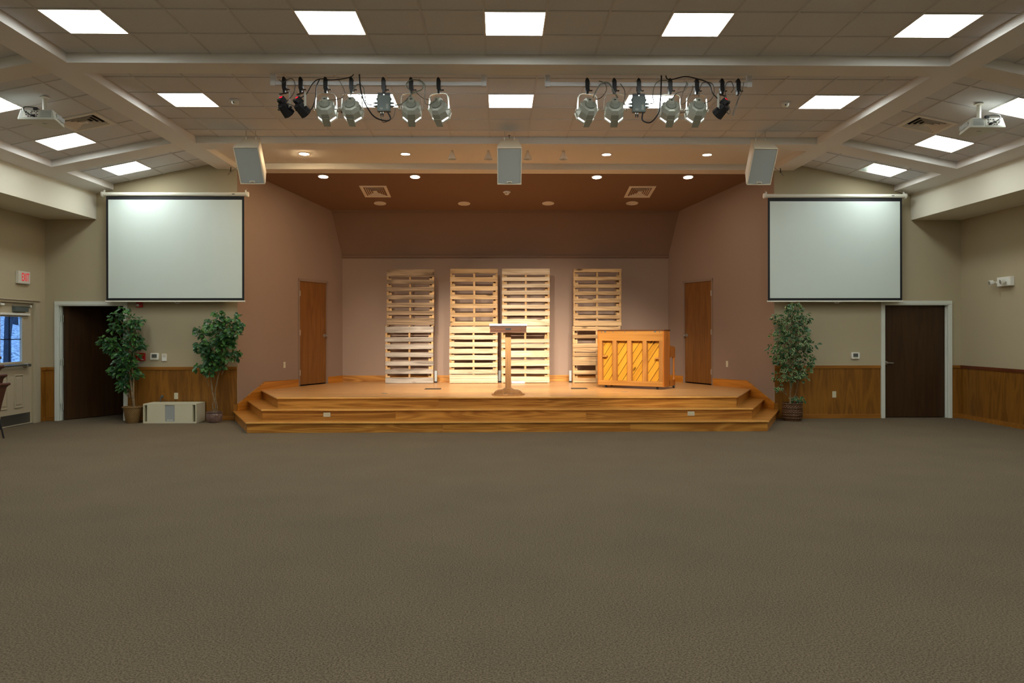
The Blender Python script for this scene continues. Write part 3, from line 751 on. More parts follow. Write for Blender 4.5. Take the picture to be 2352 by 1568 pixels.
# round ceiling loudspeakers in the alcove
cs = empty('ceiling_speaker')
MB().lathe([(.128, 0), (.128, -.008), (.11, -.012), (.105, -.004)], 28, caps=False).build('ring', M['vent'], cs, True)
MB().lathe([(.106, -.003), (.08, -.006), (.02, -.008)], 28).build('grille', M['vent'], cs, True)
for i, (x, y, lab) in enumerate(((-2.5, 16.45, 'above the grey topped pallet tower'), (-.735, 16.455, 'above the pallet towers behind the lectern, on the grey tower side'), (1.035, 16.435, 'above the pallet towers behind the lectern, on the piano side'), (2.807, 16.415, 'above the pallet tower beside the piano'))):
    o = cs if i == 0 else dup(cs)
    o.location = (x, y, az(y)-.001); o.rotation_euler = (AANG, 0, 0); tag(o, 'round ceiling speaker grille ' + lab, 'ceiling speaker', 'alcove ceiling speakers')
# smoke detectors
sd = empty('smoke_detector')
MB().lathe([(.075, 0), (.075, -.012), (.05, -.02)], 24).build('base', M['tile'], sd, True)
MB().lathe([(.05, -.018), (.046, -.045), (.03, -.06), (.012, -.064)], 20).build('sensor', M['white'], sd, True)
MB().box(-.02, -.005, -.05, -.03, -.05, -.035).build('led', M['lcd'], sd)
for i, (x, y, z, rx, lab) in enumerate(((-3.5, 10.43, ZT+.006, 0, 'round white smoke detector next to the ceiling panel on the fire panel side'), (3.86, 10.46, ZT+.006, 0, 'round white smoke detector next to the ceiling panel on the closed door side'),
                               (.156, 15.70, az(15.7), AANG, 'round white smoke detector on the brown alcove ceiling'))):
    o = sd if i == 0 else dup(sd)
    o.location = (x, y, z); o.rotation_euler = (rx, 0, 0); tag(o, lab, 'smoke detector', 'smoke detectors')
# cone track heads in the recess
tk = empty('track_head')
MB().box(-.035, .035, -.012, .012, -.012, 0).build('canopy', M['white'], tk)
MB().cyl((0, 0, -.01), (0, 0, -.05), .014).build('stem', M['white'], tk, True)
MB().lathe([(.018, -.012), (.024, -.03), (.032, -.06), (.072, -.150), (.074, -.162), (.070, -.152), (.028, -.06)], 24, caps=False).build('cone_shade', mat('white_enamel', (.88, .86, .80), .4), tk, True)
MB().lathe([(.004, -.06), (.022, -.075), (.05, -.13), (.03, -.14)], 16).build('lamp', M['grille'], tk, True)
for i, (x, lab) in enumerate(((-.79, 'outer white cone track head on the side of the bar with two black lamps'), (-.18, 'inner white cone track head close to the middle speaker, grey tower side'), (.486, 'inner white cone track head close to the middle speaker, piano side'), (1.09, 'outer white cone track head on the side of the bar with one black lamp'))):
    o = tk if i == 0 else dup(tk)
    o.location = (x, 13.19, ZT); tag(o, lab, 'track light', 'cone track heads')
    if i in (1, 2):
        spot('track_lamp', (x, 13.20, ZT-.19), (x*2.2, 15.2, STG), 190, (1.0, .84, .62), 75, .8, .03)

# ================================================================== STAGE SPOTLIGHTS ON THEIR BARS
PY, PZ = 9.15, 4.50
for i, (x0, x1, lab) in enumerate(((-2.63, -.175, 'painted lighting bar carrying two black lamps and four silver ones'), (.57, 2.945, 'painted lighting bar carrying one black lamp and a spare clamp'))):
    e = empty('lighting_bar', ((x0+x1)/2, PY, ZT), (0, 0, 0), lab, 'lighting bar', 'lighting bars')
    w = (x1-x0)/2; z = PZ-ZT
    MB().box(-w, w, -.024, .024, z-.024, z+.024).build('rail', M['tile'], e, bevel=.004)
    for q in (-1, 1): MB().box(q*w-.03, q*w+.03, -.03, .03, z-.03, .02).build('drop_leg', M['tile'], e, bevel=.004)
    for q in (-1, 1): MB().box(q*w*.96-.09, q*w*.96+.09, -.05, .05, -.004, .01).build('ceiling_plate', M['bar'], e)
def clamp(e, dz=0.0):
    b = MB().prism([(-.022, .062), (-.006, .075), (.012, .06), (.024, .03), (.022, -.05), (.03, -.075), (.014, -.085), (.012, -.115), (-.014, -.115), (-.018, -.08), (-.026, -.06), (-.026, .03)], -.034, .034, 'y')
    o = b.build('clamp', M['black'], e, bevel=.004)
    MB().cyl((.02, 0, -.07), (.055, 0, -.07), .007).build('clamp_bolt', M['black'], o)
    MB().box(.045, .058, -.016, .016, -.074, -.066).build('wing_nut', M['black'], o)
    return o
def octa(r, y, ph=PI/8): return [(r*math.cos(2*PI*i/8+ph), y, r*math.sin(2*PI*i/8+ph)) for i in range(8)]
def silver_lamp(loc, yaw, tilt, roll, label, on=True, target=None):
    e = empty('stage_spotlight', loc, (0, 0, 0), label, 'spotlight', 'stage spotlights')
    clamp(e)
    R = Matrix.Rotation(yaw, 4, 'Z')
    ya_ = [(-.124, 0, -.30), (-.116, 0, -.16), (-.098, 0, -.128), (-.06, 0, -.116), (.06, 0, -.116), (.098, 0, -.128), (.116, 0, -.16), (.124, 0, -.30)]
    yk = MB()
    for a, b in zip(ya_[:-1], ya_[1:]):
        yk.hexa([(a[0], -.018, a[2]-.003), (b[0], -.018, b[2]-.003), (b[0], .018, b[2]-.003), (a[0], .018, a[2]-.003),
                 (a[0]*1.03, -.018, a[2]+.003), (b[0]*1.03, -.018, b[2]+.003), (b[0]*1.03, .018, b[2]+.003), (a[0]*1.03, .018, a[2]+.003)])
    yk.xf(R).build('yoke', M['silver_b'], e)
    P = Matrix.Translation((0, 0, -.298)) @ R @ Matrix.Rotation(-tilt, 4, 'X') @ Matrix.Rotation(roll, 4, 'Y')
    body = MB().loft([octa(.066, -.082), octa(.092, -.074), octa(.115, -.025), octa(.119, .052), octa(.114, .072)]).xf(P).build('can', M['silver'], e)
    MB().lathe([(.062, 0), (.060, .012), (.045, .016)], 20).xf(P @ Matrix.Translation((0, -.082, 0)) @ Matrix.Rotation(PI/2, 4, 'X')).build('back_cap', M['silver_d'], body)
    rib = MB()
    for k in range(-4, 5):
        l = math.sqrt(max(.0004, .056**2-(k*.012)**2)); rib.box(k*.012-.0025, k*.012+.0025, -.100, -.078, -l, l)
    tag(rib.xf(P).build('cooling_ribs', M['silver'], body), None, None, None, 'stuff')
    MB().prism([(-.085, .0), (-.125, .025), (-.115, .085), (-.045, .118), (-.03, .09), (-.075, .06)], -.032, .032, 'x').xf(P).build('socket_box', M['silver'], body, bevel=.005)
    MB().box(-.012, .012, -.126, -.118, .035, .05).xf(P).build('switch', M['black'], body)
    for k in (-1, 1):
        MB().prism([(.070, -.045), (.10, -.005), (.10, .045), (.062, .075)], -.070, -.060, 'y').xf(P @ Matrix.Scale(k, 4, (1, 0, 0))).build('side_rib', M['silver'], body)
        MB().cyl((k*.108, 0, 0), (k*.15, 0, 0), .006).xf(P).build('pivot_bolt', M['silver_b'], e)
        MB().box(k*.144-.005, k*.144+.005, -.02, .02, -.008, .008).xf(P).build('tilt_knob', M['silver_b'], e, bevel=.003)
    ra, rb_ = octa(.1125, .072), octa(.1125, .09)  # two lower rim segments glow, standing for lamp light leaking out
    for i in range(8):
        j = (i+1) % 8
        MB().add([ra[i], ra[j], rb_[j], rb_[i]] + [tuple(c_*.985 if k_ != 1 else c_ for k_, c_ in enumerate(p)) for p in (ra[i], ra[j], rb_[j], rb_[i])],
                 [(0, 1, 2, 3), (7, 6, 5, 4), (0, 4, 5, 1), (1, 5, 6, 2), (2, 6, 7, 3), (3, 7, 4, 0)]).xf(P).build('lens_ring', M['par_on'] if (on and i in (4, 6)) else M['silver'], body)
    MB().loft([octa(.117, .088), octa(.122, .09), octa(.122, .112), octa(.112, .112), octa(.108, .088)], False).xf(P).build('gel_frame', M['silver_b'], body)
    MB().lathe([(.103, 0), (.103, .002)], 20).xf(P @ Matrix.Translation((0, .085, 0)) @ Matrix.Rotation(PI/2, 4, 'X')).build('lens', M['par_on'] if on else M['lens'], body)
    MB().hexa([(-.046, .03, -.122), (.046, .03, -.122), (.040, .150, -.128), (-.040, .150, -.128), (-.046, .03, -.118), (.046, .03, -.118), (.040, .150, -.124), (-.040, .150, -.124)]).xf(P).build('frame_clip', M['silver'], body)
    if on:
        src = P @ Vector((0, .13, 0)); src = Vector(loc)+src
        aim = target or (src + (P.to_3x3() @ Vector((0, 6, 0))))
        spot('spotlight_beam', src, aim, PAR_W, (1.0, .91, .79), 36, 1.0, .06)
    return e
def black_lamp(loc, yaw, tilt, label):
    e = empty('stage_spotlight', loc, (0, 0, 0), label, 'spotlight', 'stage spotlights')
    clamp(e); R = Matrix.Rotation(yaw, 4, 'Z')
    yk = MB()
    yk.box(-.082, .082, -.014, .014, -.118, -.110); yk.xf(R).build('yoke_bridge', M['black'], e)
    for q in (-1, 1): MB().box(q*.080-.003, q*.080+.003, -.014, .014, -.295, -.112).xf(R).build('yoke_arm', M['silver_b'], e)
    P = Matrix.Translation((0, 0, -.29)) @ R @ Matrix.Rotation(-tilt, 4, 'X')
    b = MB().loft([octa(.045, -.07), octa(.058, -.062), octa(.064, .0), octa(.073, .07), octa(.075, .085)]).xf(P).build('can', M['black'], e)
    MB().box(-.032, .032, -.115, -.03, .0, .082).xf(P).build('control_box', M['black'], b, bevel=.005)
    MB().box(-.022, .022, -.1165, -.115, .050, .070).xf(P).build('display', M['led_red'], b)
    MB().box(-.022, .022, -.1165, -.115, .025, .037).xf(P).build('label_plate', M['dimmer'], b)
    for q in (-.013, .013): MB().cyl((q, -.115, .010), (q, -.13, .010), .009).xf(P).build('socket', M['dimmer'], b)
    for q in (-1, 1):
        MB().cyl((q*.066, 0, 0), (q*.105, 0, 0), .012).xf(P).build('tilt_knob', M['black'], e)
    MB().lathe([(.066, 0), (.066, .003)], 16).xf(P @ Matrix.Translation((0, .088, 0)) @ Matrix.Rotation(PI/2, 4, 'X')).build('lens', M['lens'], b)
    return e
def dimmer(loc, label, mir=1):
    e = empty('dimmer_pack', loc, (0, 0, 0), label, 'dimmer pack', 'dimmer packs')
    clamp(e)
    MB().box(-.072, .072, -.01, .03, -.145, -.105).build('bracket', M['black'], e)
    MB().lathe([(.009, 0), (.009, .003)], 10).xf(Matrix.Translation((.0, -.0105, -.128)) @ Matrix.Rotation(PI/2, 4, 'X')).build('bracket_hole', M['panel_on'] if False else M['silver_b'], e)
    b = MB().box(-.077, .077, -.03, .04, -.325, -.14).build('case', M['dimmer'], e, bevel=.004)
    for q in (-1, 1):
        MB().box(q*.077-.012, q*.077+.012, -.01, .02, -.19, -.165).build('ear', M['dimmer'], b)
        for z in (-.225, -.262):
            MB().cyl((q*.077, 0, z), (q*.105, 0, z), .013).build('outlet_plug', M['dimmer'], b, True)
            MB().cyl((q*.105, 0, z), (q*.122, 0, z), .009).build('plug_neck', M['cable'], b, True)
    for x in (-.035, -.012):
        MB().cyl((x, 0, -.325), (x, 0, -.345), .008).build('connector', M['steel'], b, True)
        MB().cyl((x, 0, -.345), (x, 0, -.385), .010, .004).build('cable_boot', M['black'], b, True)
    MB().box(-.045, -.01, -.031, -.03, -.305, -.285).build('label_plate', M['silver_d'], b)
    MB().box(.028, .055, -.031, -.03, -.30, -.24).build('label_plate', M['silver_d'], b)
    return e
def at(x): return (x, PY, PZ)
TL = 'on the bar with two black lamps'; TR = 'on the bar with one black lamp'
black_lamp(at(-2.498), -.55, .60, 'black stage lamp at the very end of the bar with two black lamps')
black_lamp(at(-2.306), -.75, .60, 'black stage lamp hanging beside a silver one ' + TL)
silver_lamp(at(-2.017), -.02, .50, 0, 'silver spotlight next to the pair of black lamps', target=(-1.9, 16.6, .7))
silver_lamp(at(-1.718), -.12, .50, .1, 'silver spotlight hanging just before the dimmer box ' + TL, target=(-.7, 16.6, .6))
dimmer(at(-1.343), 'grey dimmer box hanging ' + TL)
silver_lamp(at(-1.022), .03, .50, 0, 'silver spotlight hanging just after the dimmer box ' + TL, target=(-.4, 16.4, .7))
silver_lamp(at(-.702), -.32, .50, .1, 'silver spotlight at the inner end of the bar with two black lamps', target=(.5, 16.7, 1.1))
silver_lamp(at(1.039), .30, .50, -.1, 'silver spotlight at the inner end of the bar with one black lamp', target=(.2, 16.2, .6))
silver_lamp(at(1.356), -.05, .50, 0, 'silver spotlight hanging just before the dimmer box ' + TR, target=(1.3, 16.6, .9))
dimmer(at(1.644), 'grey dimmer box hanging ' + TR, -1)
silver_lamp(at(2.013), .0, .50, 0, 'silver spotlight hanging just after the dimmer box ' + TR, target=(2.1, 16.0, .8))
silver_lamp(at(2.327), .08, .50, 0, 'silver spotlight next to the single black lamp', target=(2.7, 15.2, .6))
black_lamp(at(2.625), .75, .60, 'single black stage lamp near the spare clamp')
sc = empty('spare_clamp', at(2.816), (0, 0, 0), 'empty black clamp at the end of the bar with one black lamp', 'clamp'); clamp(sc)
# cables
def curve(pts, n=8):
    P = [Vector(p) for p in pts]; out = []
    for i in range(len(P)-1):
        p0, p1, p2, p3 = P[max(0, i-1)], P[i], P[i+1], P[min(len(P)-1, i+2)]
        for k in range(n):
            t = k/n; out.append(.5*((2*p1)+(p2-p0)*t+(2*p0-5*p1+4*p2-p3)*t*t+(3*p1-p0-3*p2+p3)*t**3))
    out.append(P[-1]); return out
def cable(name, pts, r, m, label, grp=None, cat='cable'):
    return tag(MB().tube(curve(pts), r, 6).build(name, m, smooth=True), label, cat, grp)
F = PY-.045
def P_(u, v, y=F):       # a point of the rig plane given in rig metres (u across, v height)
    return (u, y, v)
k = 'rig cables'
cable('power_cable', [P_(-1.62, 4.66, 9.12), P_(-1.62, 4.58, 9.1), P_(-1.60, 4.40, 9.08), P_(-1.55, 4.25, 9.07), P_(-1.45, 4.10, 9.07), P_(-1.32, 4.05, 9.08), P_(-1.26, 4.08, 9.1), P_(-1.30, 4.17, 9.14)], .009, M['black'], 'thick black cable looping under the dimmer box ' + TL, k)
cable('power_cable', [P_(1.90, 4.66, 9.12), P_(1.90, 4.55, 9.1), P_(1.885, 4.3, 9.08), P_(1.86, 4.15, 9.07), P_(1.77, 4.04, 9.07), P_(1.68, 4.07, 9.1), P_(1.69, 4.17, 9.14)], .009, M['black'], 'thick black cable looping under the dimmer box ' + TR, k)
cable('signal_cable', [P_(-1.68, 4.66, 9.12), P_(-1.70, 4.58), P_(-1.80, 4.545), P_(-1.95, 4.53), P_(-2.08, 4.54), P_(-2.16, 4.49), P_(-2.24, 4.36), P_(-2.33, 4.31)], .006, M['black'], 'black cable running along the bar to the inner black lamp', k)
cable('signal_cable', [P_(-2.08, 4.54), P_(-2.12, 4.45), P_(-2.13, 4.32), P_(-2.17, 4.20), P_(-2.23, 4.15, 9.1)], .006, M['black'], 'black cable dropping between a silver lamp and the inner black lamp', k)
cable('signal_cable', [P_(-2.55, 4.53), P_(-2.50, 4.50), P_(-2.46, 4.53), P_(-2.40, 4.54), P_(-2.365, 4.48), P_(-2.38, 4.38), P_(-2.44, 4.30), P_(-2.49, 4.26, 9.1)], .005, M['cable'], 'thin cable looping over the end black lamp', k)
cable('signal_cable', [P_(-2.36, 4.21, 9.08), P_(-2.42, 4.235, 9.07), P_(-2.46, 4.25, 9.08)], .005, M['cable'], 'short cable linking the two black lamps', k)
cable('lamp_cord', [P_(-1.02, 4.31, 9.08), P_(-1.03, 4.40), P_(-1.08, 4.47), P_(-1.03, 4.53), P_(-.94, 4.53), P_(-.88, 4.49), P_(-.90, 4.42), P_(-1.0, 4.38), P_(-1.12, 4.26), P_(-1.20, 4.24)], .007, M['silver_d'], 'grey lamp cord coiled over the silver spotlight after the dimmer box', k)
cable('lamp_cord', [P_(-.72, 4.29, 9.05), P_(-.80, 4.25), P_(-.86, 4.27), P_(-.86, 4.40), P_(-.87, 4.49), P_(-.93, 4.54)], .006, M['silver_d'], 'grey lamp cord hanging to the inner silver spotlight', k)
cable('lamp_cord', [P_(-1.72, 4.33, 9.06), P_(-1.69, 4.42), P_(-1.64, 4.48), P_(-1.58, 4.45), P_(-1.56, 4.36), P_(-1.54, 4.26), P_(-1.47, 4.24)], .006, M['silver_d'], 'grey lamp cord from the silver spotlight before the dimmer box', k)
cable('lamp_cord', [P_(-1.20, 4.275), P_(-1.22, 4.12), P_(-1.28, 4.06), P_(-1.35, 4.04), P_(-1.38, 4.12, 9.15)], .004, M['cable'], 'thin cord hanging below the dimmer box of the bar with two black lamps', k)
cable('safety_cable', [P_(-1.86, 4.53), P_(-1.80, 4.42), P_(-1.80, 4.34), P_(-1.90, 4.30), P_(-2.0, 4.30)], .004, M['cable'], 'thin safety cable of the silver lamp next to the black pair', k)
cable('safety_cable', [P_(-.96, 4.39), P_(-.88, 4.32), P_(-.78, 4.30)], .004, M['cable'], 'thin safety cable of the inner silver spotlight', k)
cable('lamp_cord', [P_(1.10, 4.33, 9.08), P_(1.14, 4.42), P_(1.20, 4.50), P_(1.28, 4.51), P_(1.34, 4.42), P_(1.38, 4.32, 9.06)], .008, M['silver_d'], 'grey lamp cord slung between the two silver spotlights before the dimmer box', k)
cable('lamp_cord', [P_(1.17, 4.53), P_(1.24, 4.50), P_(1.255, 4.42), P_(1.20, 4.34), P_(1.13, 4.31)], .005, M['cable'], 'thin dark cord looping beside the innermost silver spotlight', k)
cable('lamp_cord', [P_(1.42, 4.50), P_(1.47, 4.42), P_(1.47, 4.32), P_(1.46, 4.26), P_(1.52, 4.25)], .005, M['cable'], 'thin dark cord beside the dimmer box of the bar with one black lamp', k)
cable('lamp_cord', [P_(1.77, 4.27), P_(1.81, 4.28), P_(1.80, 4.36), P_(1.82, 4.47), P_(1.87, 4.53), P_(1.97, 4.54)], .006, M['silver_d'], 'grey cord rising from the dimmer box to the bar with one black lamp', k)
cable('signal_cable', [P_(1.96, 4.66, 9.12), P_(1.96, 4.57), P_(2.02, 4.55), P_(2.18, 4.585), P_(2.32, 4.56), P_(2.42, 4.53), P_(2.47, 4.49), P_(2.50, 4.40), P_(2.55, 4.34), P_(2.59, 4.30)], .007, M['black'], 'black cable sagging along the bar to the single black lamp', k)
cable('lamp_cord', [P_(2.02, 4.30, 9.06), P_(2.08, 4.39), P_(2.17, 4.42), P_(2.21, 4.49), P_(2.19, 4.53)], .006, M['silver_d'], 'grey lamp cord looping after the dimmer box of the bar with one black lamp', k)
cable('safety_cable', [P_(2.20, 4.51), P_(2.15, 4.38), P_(2.13, 4.26), P_(2.2, 4.30), P_(2.26, 4.42), P_(2.27, 4.48)], .004, M['cable'], 'thin safety cable between the last two silver spotlights', k)
cable('lamp_cord', [P_(2.34, 4.35), P_(2.36, 4.46), P_(2.40, 4.52), P_(2.50, 4.50), P_(2.52, 4.40), P_(2.48, 4.31), P_(2.40, 4.27)], .005, M['cable'], 'thin dark cord looping from the silver lamp next to the single black lamp', k)
cable('signal_cable', [P_(2.64, 4.28, 9.1), P_(2.68, 4.16), P_(2.71, 4.17), P_(2.69, 4.26), P_(2.65, 4.40), P_(2.66, 4.50), P_(2.72, 4.53), P_(2.75, 4.45), P_(2.72, 4.40)], .005, M['cable'], 'thin cable looping behind the single black lamp', k)
cable('safety_cable', [P_(2.87, 4.52), P_(2.85, 4.42), P_(2.80, 4.30), P_(2.76, 4.17), P_(2.74, 4.13), P_(2.75, 4.19), P_(2.80, 4.32), P_(2.82, 4.42)], .004, M['cable'], 'thin safety cable hanging from the spare clamp', k)

# ================================================================== HANGING SPEAKERS
def speaker(x, label, main=False):
    e = empty('hanging_speaker', (x, 11.75, 4.38), (0, 0, 0), label, 'speaker', 'hanging speakers')
    t = math.radians(35); R = Matrix.Rotation(t, 4, 'X')       # front faces down towards the seats
    # local box: front on y=0 from z=0 (top edge) to z=-H, depth back along +y, top face rises to the back
    w, H, dp, wb = .187, .598, .37, .121
    cab = MB().loft([[(-w, 0, 0), (w, 0, 0), (w, 0, -H), (-w, 0, -H)], [(-w, .03, 0), (w, .03, 0), (w, .03, -H), (-w, .03, -H)], [(-wb, dp, 0), (wb, dp, 0), (wb, dp, -H*.94), (-wb, dp, -H*.94)]]).xf(R).build('cabinet', M['spk'], e, bevel=.006)
    b = .013
    gr = MB(); n = 8; rows = []
    for zz in (-b*1.6, -H+b*1.6):
        rows.append([(-w+b+(2*(w-b))*i/n, -.004-.012*(1-(2*i/n-1)**2), zz) for i in range(n+1)])
    gr.add(rows[0]+rows[1]+[(x_, .004, z_) for x_, y_, z_ in rows[0]]+[(x_, .004, z_) for x_, y_, z_ in rows[1]],
           [(i, i+1, n+2+i, n+1+i) for i in range(n)] + [(2*n+2+i, 3*n+3+i, 3*n+4+i, 2*n+3+i) for i in range(n)] +
           [(i, 2*n+2+i, 2*n+3+i, i+1) for i in range(n)] + [(n+1+i, n+2+i, 3*n+4+i, 3*n+3+i) for i in range(n)] + [(0, n+1, 3*n+3, 2*n+2), (n, 3*n+2, 4*n+3, 2*n+1)])
    gr.xf(R).build('grille', M['grille'], e, True)
    fr_ = MB()
    for q in ((-w, w, -b, 0), (-w, w, -H, -H+b), (-w, -w+b, -H, 0), (w-b, w, -H, 0)): fr_.box(q[0], q[1], -.018, .0, q[2], q[3])
    fr_.xf(R).build('front_frame', M['spk'], e, bevel=.003)
    bd = MB().box(-.04, .04, -.024, -.016, -H+.028, -H+.055).xf(R).build('badge', M['spk'], e)
    MB().box(-.028, .030, -.0255, -.0238, -H+.035, -H+.042).xf(R).build('badge_mark', M['blackmatt'], bd)
    for q in (-.075, .075):
        p = R @ Vector((q, dp*.8, 0))
        MB().tube(curve([p, p+Vector((0, 0, .03)), Vector((p.x*.98, p.y, ZT-4.38))], 4), .004, 6).build('hanger', M['steel'], e)
        MB().cyl(p+Vector((0, 0, -.01)), p+Vector((0, 0, .035)), .010, n=8).build('eye_bolt', M['white'], e)
    p = R @ Vector((0, dp, -H*.3))
    if main:
        p = R @ Vector((0, dp*.95, 0)); MB().tube([p, p+Vector((0, .0, .05))], .004, 6).build('tie_rod', M['black'], e)
        MB().box(-.018, .018, p.y-.005, p.y+.005, p.z+.045, p.z+.053).build('tie_bar', M['black'], e)
    return e
speaker(XC-3.94, 'hanging speaker beside the screen over the open doorway')
speaker(XC+.01, 'hanging speaker in the middle, under the ceiling panel between both lighting bars', True)
speaker(XC+3.89, 'hanging speaker beside the screen next to the closed door')
for s, lab in ((-1, 'open doorway'), (1, 'closed door')):
    hk = empty('ceiling_hook', (hx(4.98, s), 14.15, ZB-.002), (0, 0, 0), 'small black hook and wire holding the speaker on the %s side' % lab, 'hook', 'speaker hooks')
    MB().tube([(0, 0, .002), (0, 0, -.06), (0, -.015, -.08), (0, -.03, -.06)], .008, 6).build('hook', M['black'], hk)
    MB().tube([(0, -.02, -.07), (-s*.05, -.3, -.2), (-s*.95, -1.95, -.26)], .003, 5).build('wire', M['cable'], hk)

# ================================================================== PALLET TOWERS
def zz(y): return 3.1175 - .0017226*y
PFY = 16.70
towers = [
 ((-2.40, -1.39), [(100,190),(228,280),(318,372),(415,470),(515,570),(612,663),(703,788)], 'pallet_grey', 'weathered brown upper pallet of the tower nearest the opposite stage door',
  (-2.433, -1.41), [(808,885),(940,995),(1030,1087),(1130,1185),(1237,1292),(1337,1392),(1440,1510)], 'pallet_silver', 'weathered grey lower pallet under the brown one'),
 ((-1.046, -.032), [(93,150),(197,252),(308,362),(415,470),(525,580),(640,690),(745,798)], 'pallet', 'tan upper pallet with wide gaps, beside the brown weathered tower',
  (-1.064, -.035), [(812,890),(915,968),(1003,1058),(1085,1143),(1165,1222),(1258,1310),(1342,1395),(1405,1455),(1458,1508)], 'pallet_white', 'pale nine board lower pallet beside the lectern, under the tan pallet'),
 ((.063, 1.083), [(92,165),(195,243),(277,325),(362,412),(453,502),(540,588),(622,672),(718,798)], 'pallet_white', 'pale eight board upper pallet behind the lectern top',
  (.046, 1.073), [(808,885),(963,1010),(1028,1075),(1110,1192),(1228,1298),(1345,1395),(1430,1505)], 'pallet_white', 'pale seven board lower pallet behind the lectern post'),
 ((1.593, 2.622), [(93,135),(190,235),(287,328),(372,417),(462,515),(560,613),(668,712),(742,803)], 'pallet', 'tan eight board upper pallet above the piano',
  (1.576, 2.60), [(812,862),(912,955),(1020,1068),(1070,1123),(1137,1182),(1190,1243),(1248,1294),(1358,1402),(1453,1505)], 'pallet', 'tan lower pallet half hidden by the piano'),
]
pr_ = random.Random(11)
def pallet(xr, boards, m, label, z0, z1):
    xc, w = sum(xr)/2, (xr[1]-xr[0])
    e = empty('pallet', (xc, PFY, z0), (0, 0, 0), label, 'pallet', 'pallets stacked on the stage')
    for a, b in boards:
        za, zb_ = max(z0, zz(b)), min(z1, zz(a)); h = zb_-za
        # slightly bowed, uneven board
        n = 6; top, bot = [], []
        j0, j1 = pr_.uniform(-.004, .004), pr_.uniform(-.004, .004)
        for i in range(n+1):
            x = -w/2 + w*i/n
            top.append((x, h/2+(j0*(1-i/n)+j1*i/n)+pr_.uniform(-.0015, .0015))); bot.append((x, -h/2+(j0*(1-i/n)+j1*i/n)*.6+pr_.uniform(-.0015, .0015)))
        if za-z0 < .02: bot = [(x, -h/2) for x, _ in bot]
        if z1-zb_ < .02: top = [(x, h/2) for x, _ in top]
        o = MB().prism(bot + top[::-1], -.001*pr_.random(), .017, 'y').build('deck_board', M[m], e, loc=(pr_.uniform(-.004, .004), 0, (za+zb_)/2-z0))
        nail = MB()
        for x in (-w/2+.02, .0, w/2-.02):
            for q in (-.25, .25): nail.cyl((x, -.0025, q*h), (x, .001, q*h), .004, n=6)
        tag(nail.build('nail_heads', M['cable'], o), None, None, None, 'stuff')
    H = z1-z0
    for x in (-w/2+.022, pr_.uniform(-.01, .01), w/2-.022):
        MB().box(-.02, .02, .017, .105, .0, H).build('stringer', M['pallet_z'], e, loc=(x, 0, 0))
    for i in range(len(boards)-1):
        g0, g1 = zz(boards[i+1][0])-z0, zz(boards[i][1])-z0        # the gap between two boards
        if g1-g0 < .03: continue
        for q in (-1, 1):
            hb = (g1-g0)*pr_.uniform(.35, .75)
            MB().box(-.032, .032, .03, .104, -.02, hb).build('notch_block', M['pallet_z'], e, loc=(q*(w/2-.07), 0, g0))
    for k in range(len(boards)):  # pallet back boards, with unseen extra ones added to keep light off the wall
        if k % 5 == 3: continue
        zc = (zz(boards[k][0])+zz(boards[k][1]))/2-z0+pr_.uniform(-.006, .006)
        MB().box(-w/2, w/2, .105, .121, -.036, .036).build('back_baffle_board', M[m], e, loc=(0, 0, max(.037, min(H-.037, zc))))
    return e
for (xu, bu, mu_, lu, xlw_, bl, ml, ll) in towers:
    ztop = zz(bu[0][0]); zm = (zz(bu[-1][1])+zz(bl[0][0]))/2
    pallet(xlw_, bl, ml, ll, STG, zm); pallet(xu, bu, mu_, lu, zm, ztop)
    # upright braces behind the tower
    for q, lab in ((-.455, ', away from the piano'), (.455, ', towards the piano')):
        o = MB().box(-.028, .028, 0, .038, 0, 2.3).build('brace_post', M['pallet_z'], loc=((xlw_[0]+xlw_[1])/2+q, PFY+.125, STG))
        tag(o, 'upright timber brace behind ' + ll.replace('lower pallet', 'lower pallet').split(' lower')[0] + ' lower pallet' + lab, 'brace', 'pallet braces')
# small uplight boxes standing on the stage floor
def uplight(x, y, label, lying=False):
    e = empty('uplight_box', (x, y, STG), (0, 0, 0), label, 'light box', 'uplight boxes on the stage')
    if lying:
        MB().box(-.14, .14, -.05, .05, .006, .05).build('case', M['white'], e, bevel=.006)
        MB().box(-.11, .11, -.04, .04, .05, .055).build('lens', M['grille'], e)
        for q in (-.11, .11): MB().box(q-.01, q+.01, -.04, .04, 0, .008).build('foot', M['rub'], e)
    else:
        MB().box(-.028, .028, -.03, .03, .03, .26).build('case', M['grille'], e, bevel=.006)
        MB().box(-.02, .02, -.033, -.03, .05, .25).build('lens', M['grille'], e)
        MB().box(-.03, .03, -.035, .035, 0, .03).build('foot', M['blackmatt'], e, bevel=.004)
    return e
uplight(-1.375, 16.95, 'slim grey light box standing beside the weathered grey pallet')
uplight(.01, 17.02, 'slim grey light box standing in the gap between the two middle towers')
uplight(1.548, 16.98, 'slim grey light box standing beside the tan tower near the piano')
uplight(.40, 16.58, 'flat white light box lying in front of the tower behind the lectern', True)
cable('extension_cable', [(-1.27, 17.03, STG+.01), (-1.2, 17.0, STG+.012), (-1.1, 17.05, STG+.008), (-.95, 17.1, STG+.008)], .006, M['oak_orange'], 'thin orange cord on the stage floor between two pallet towers')

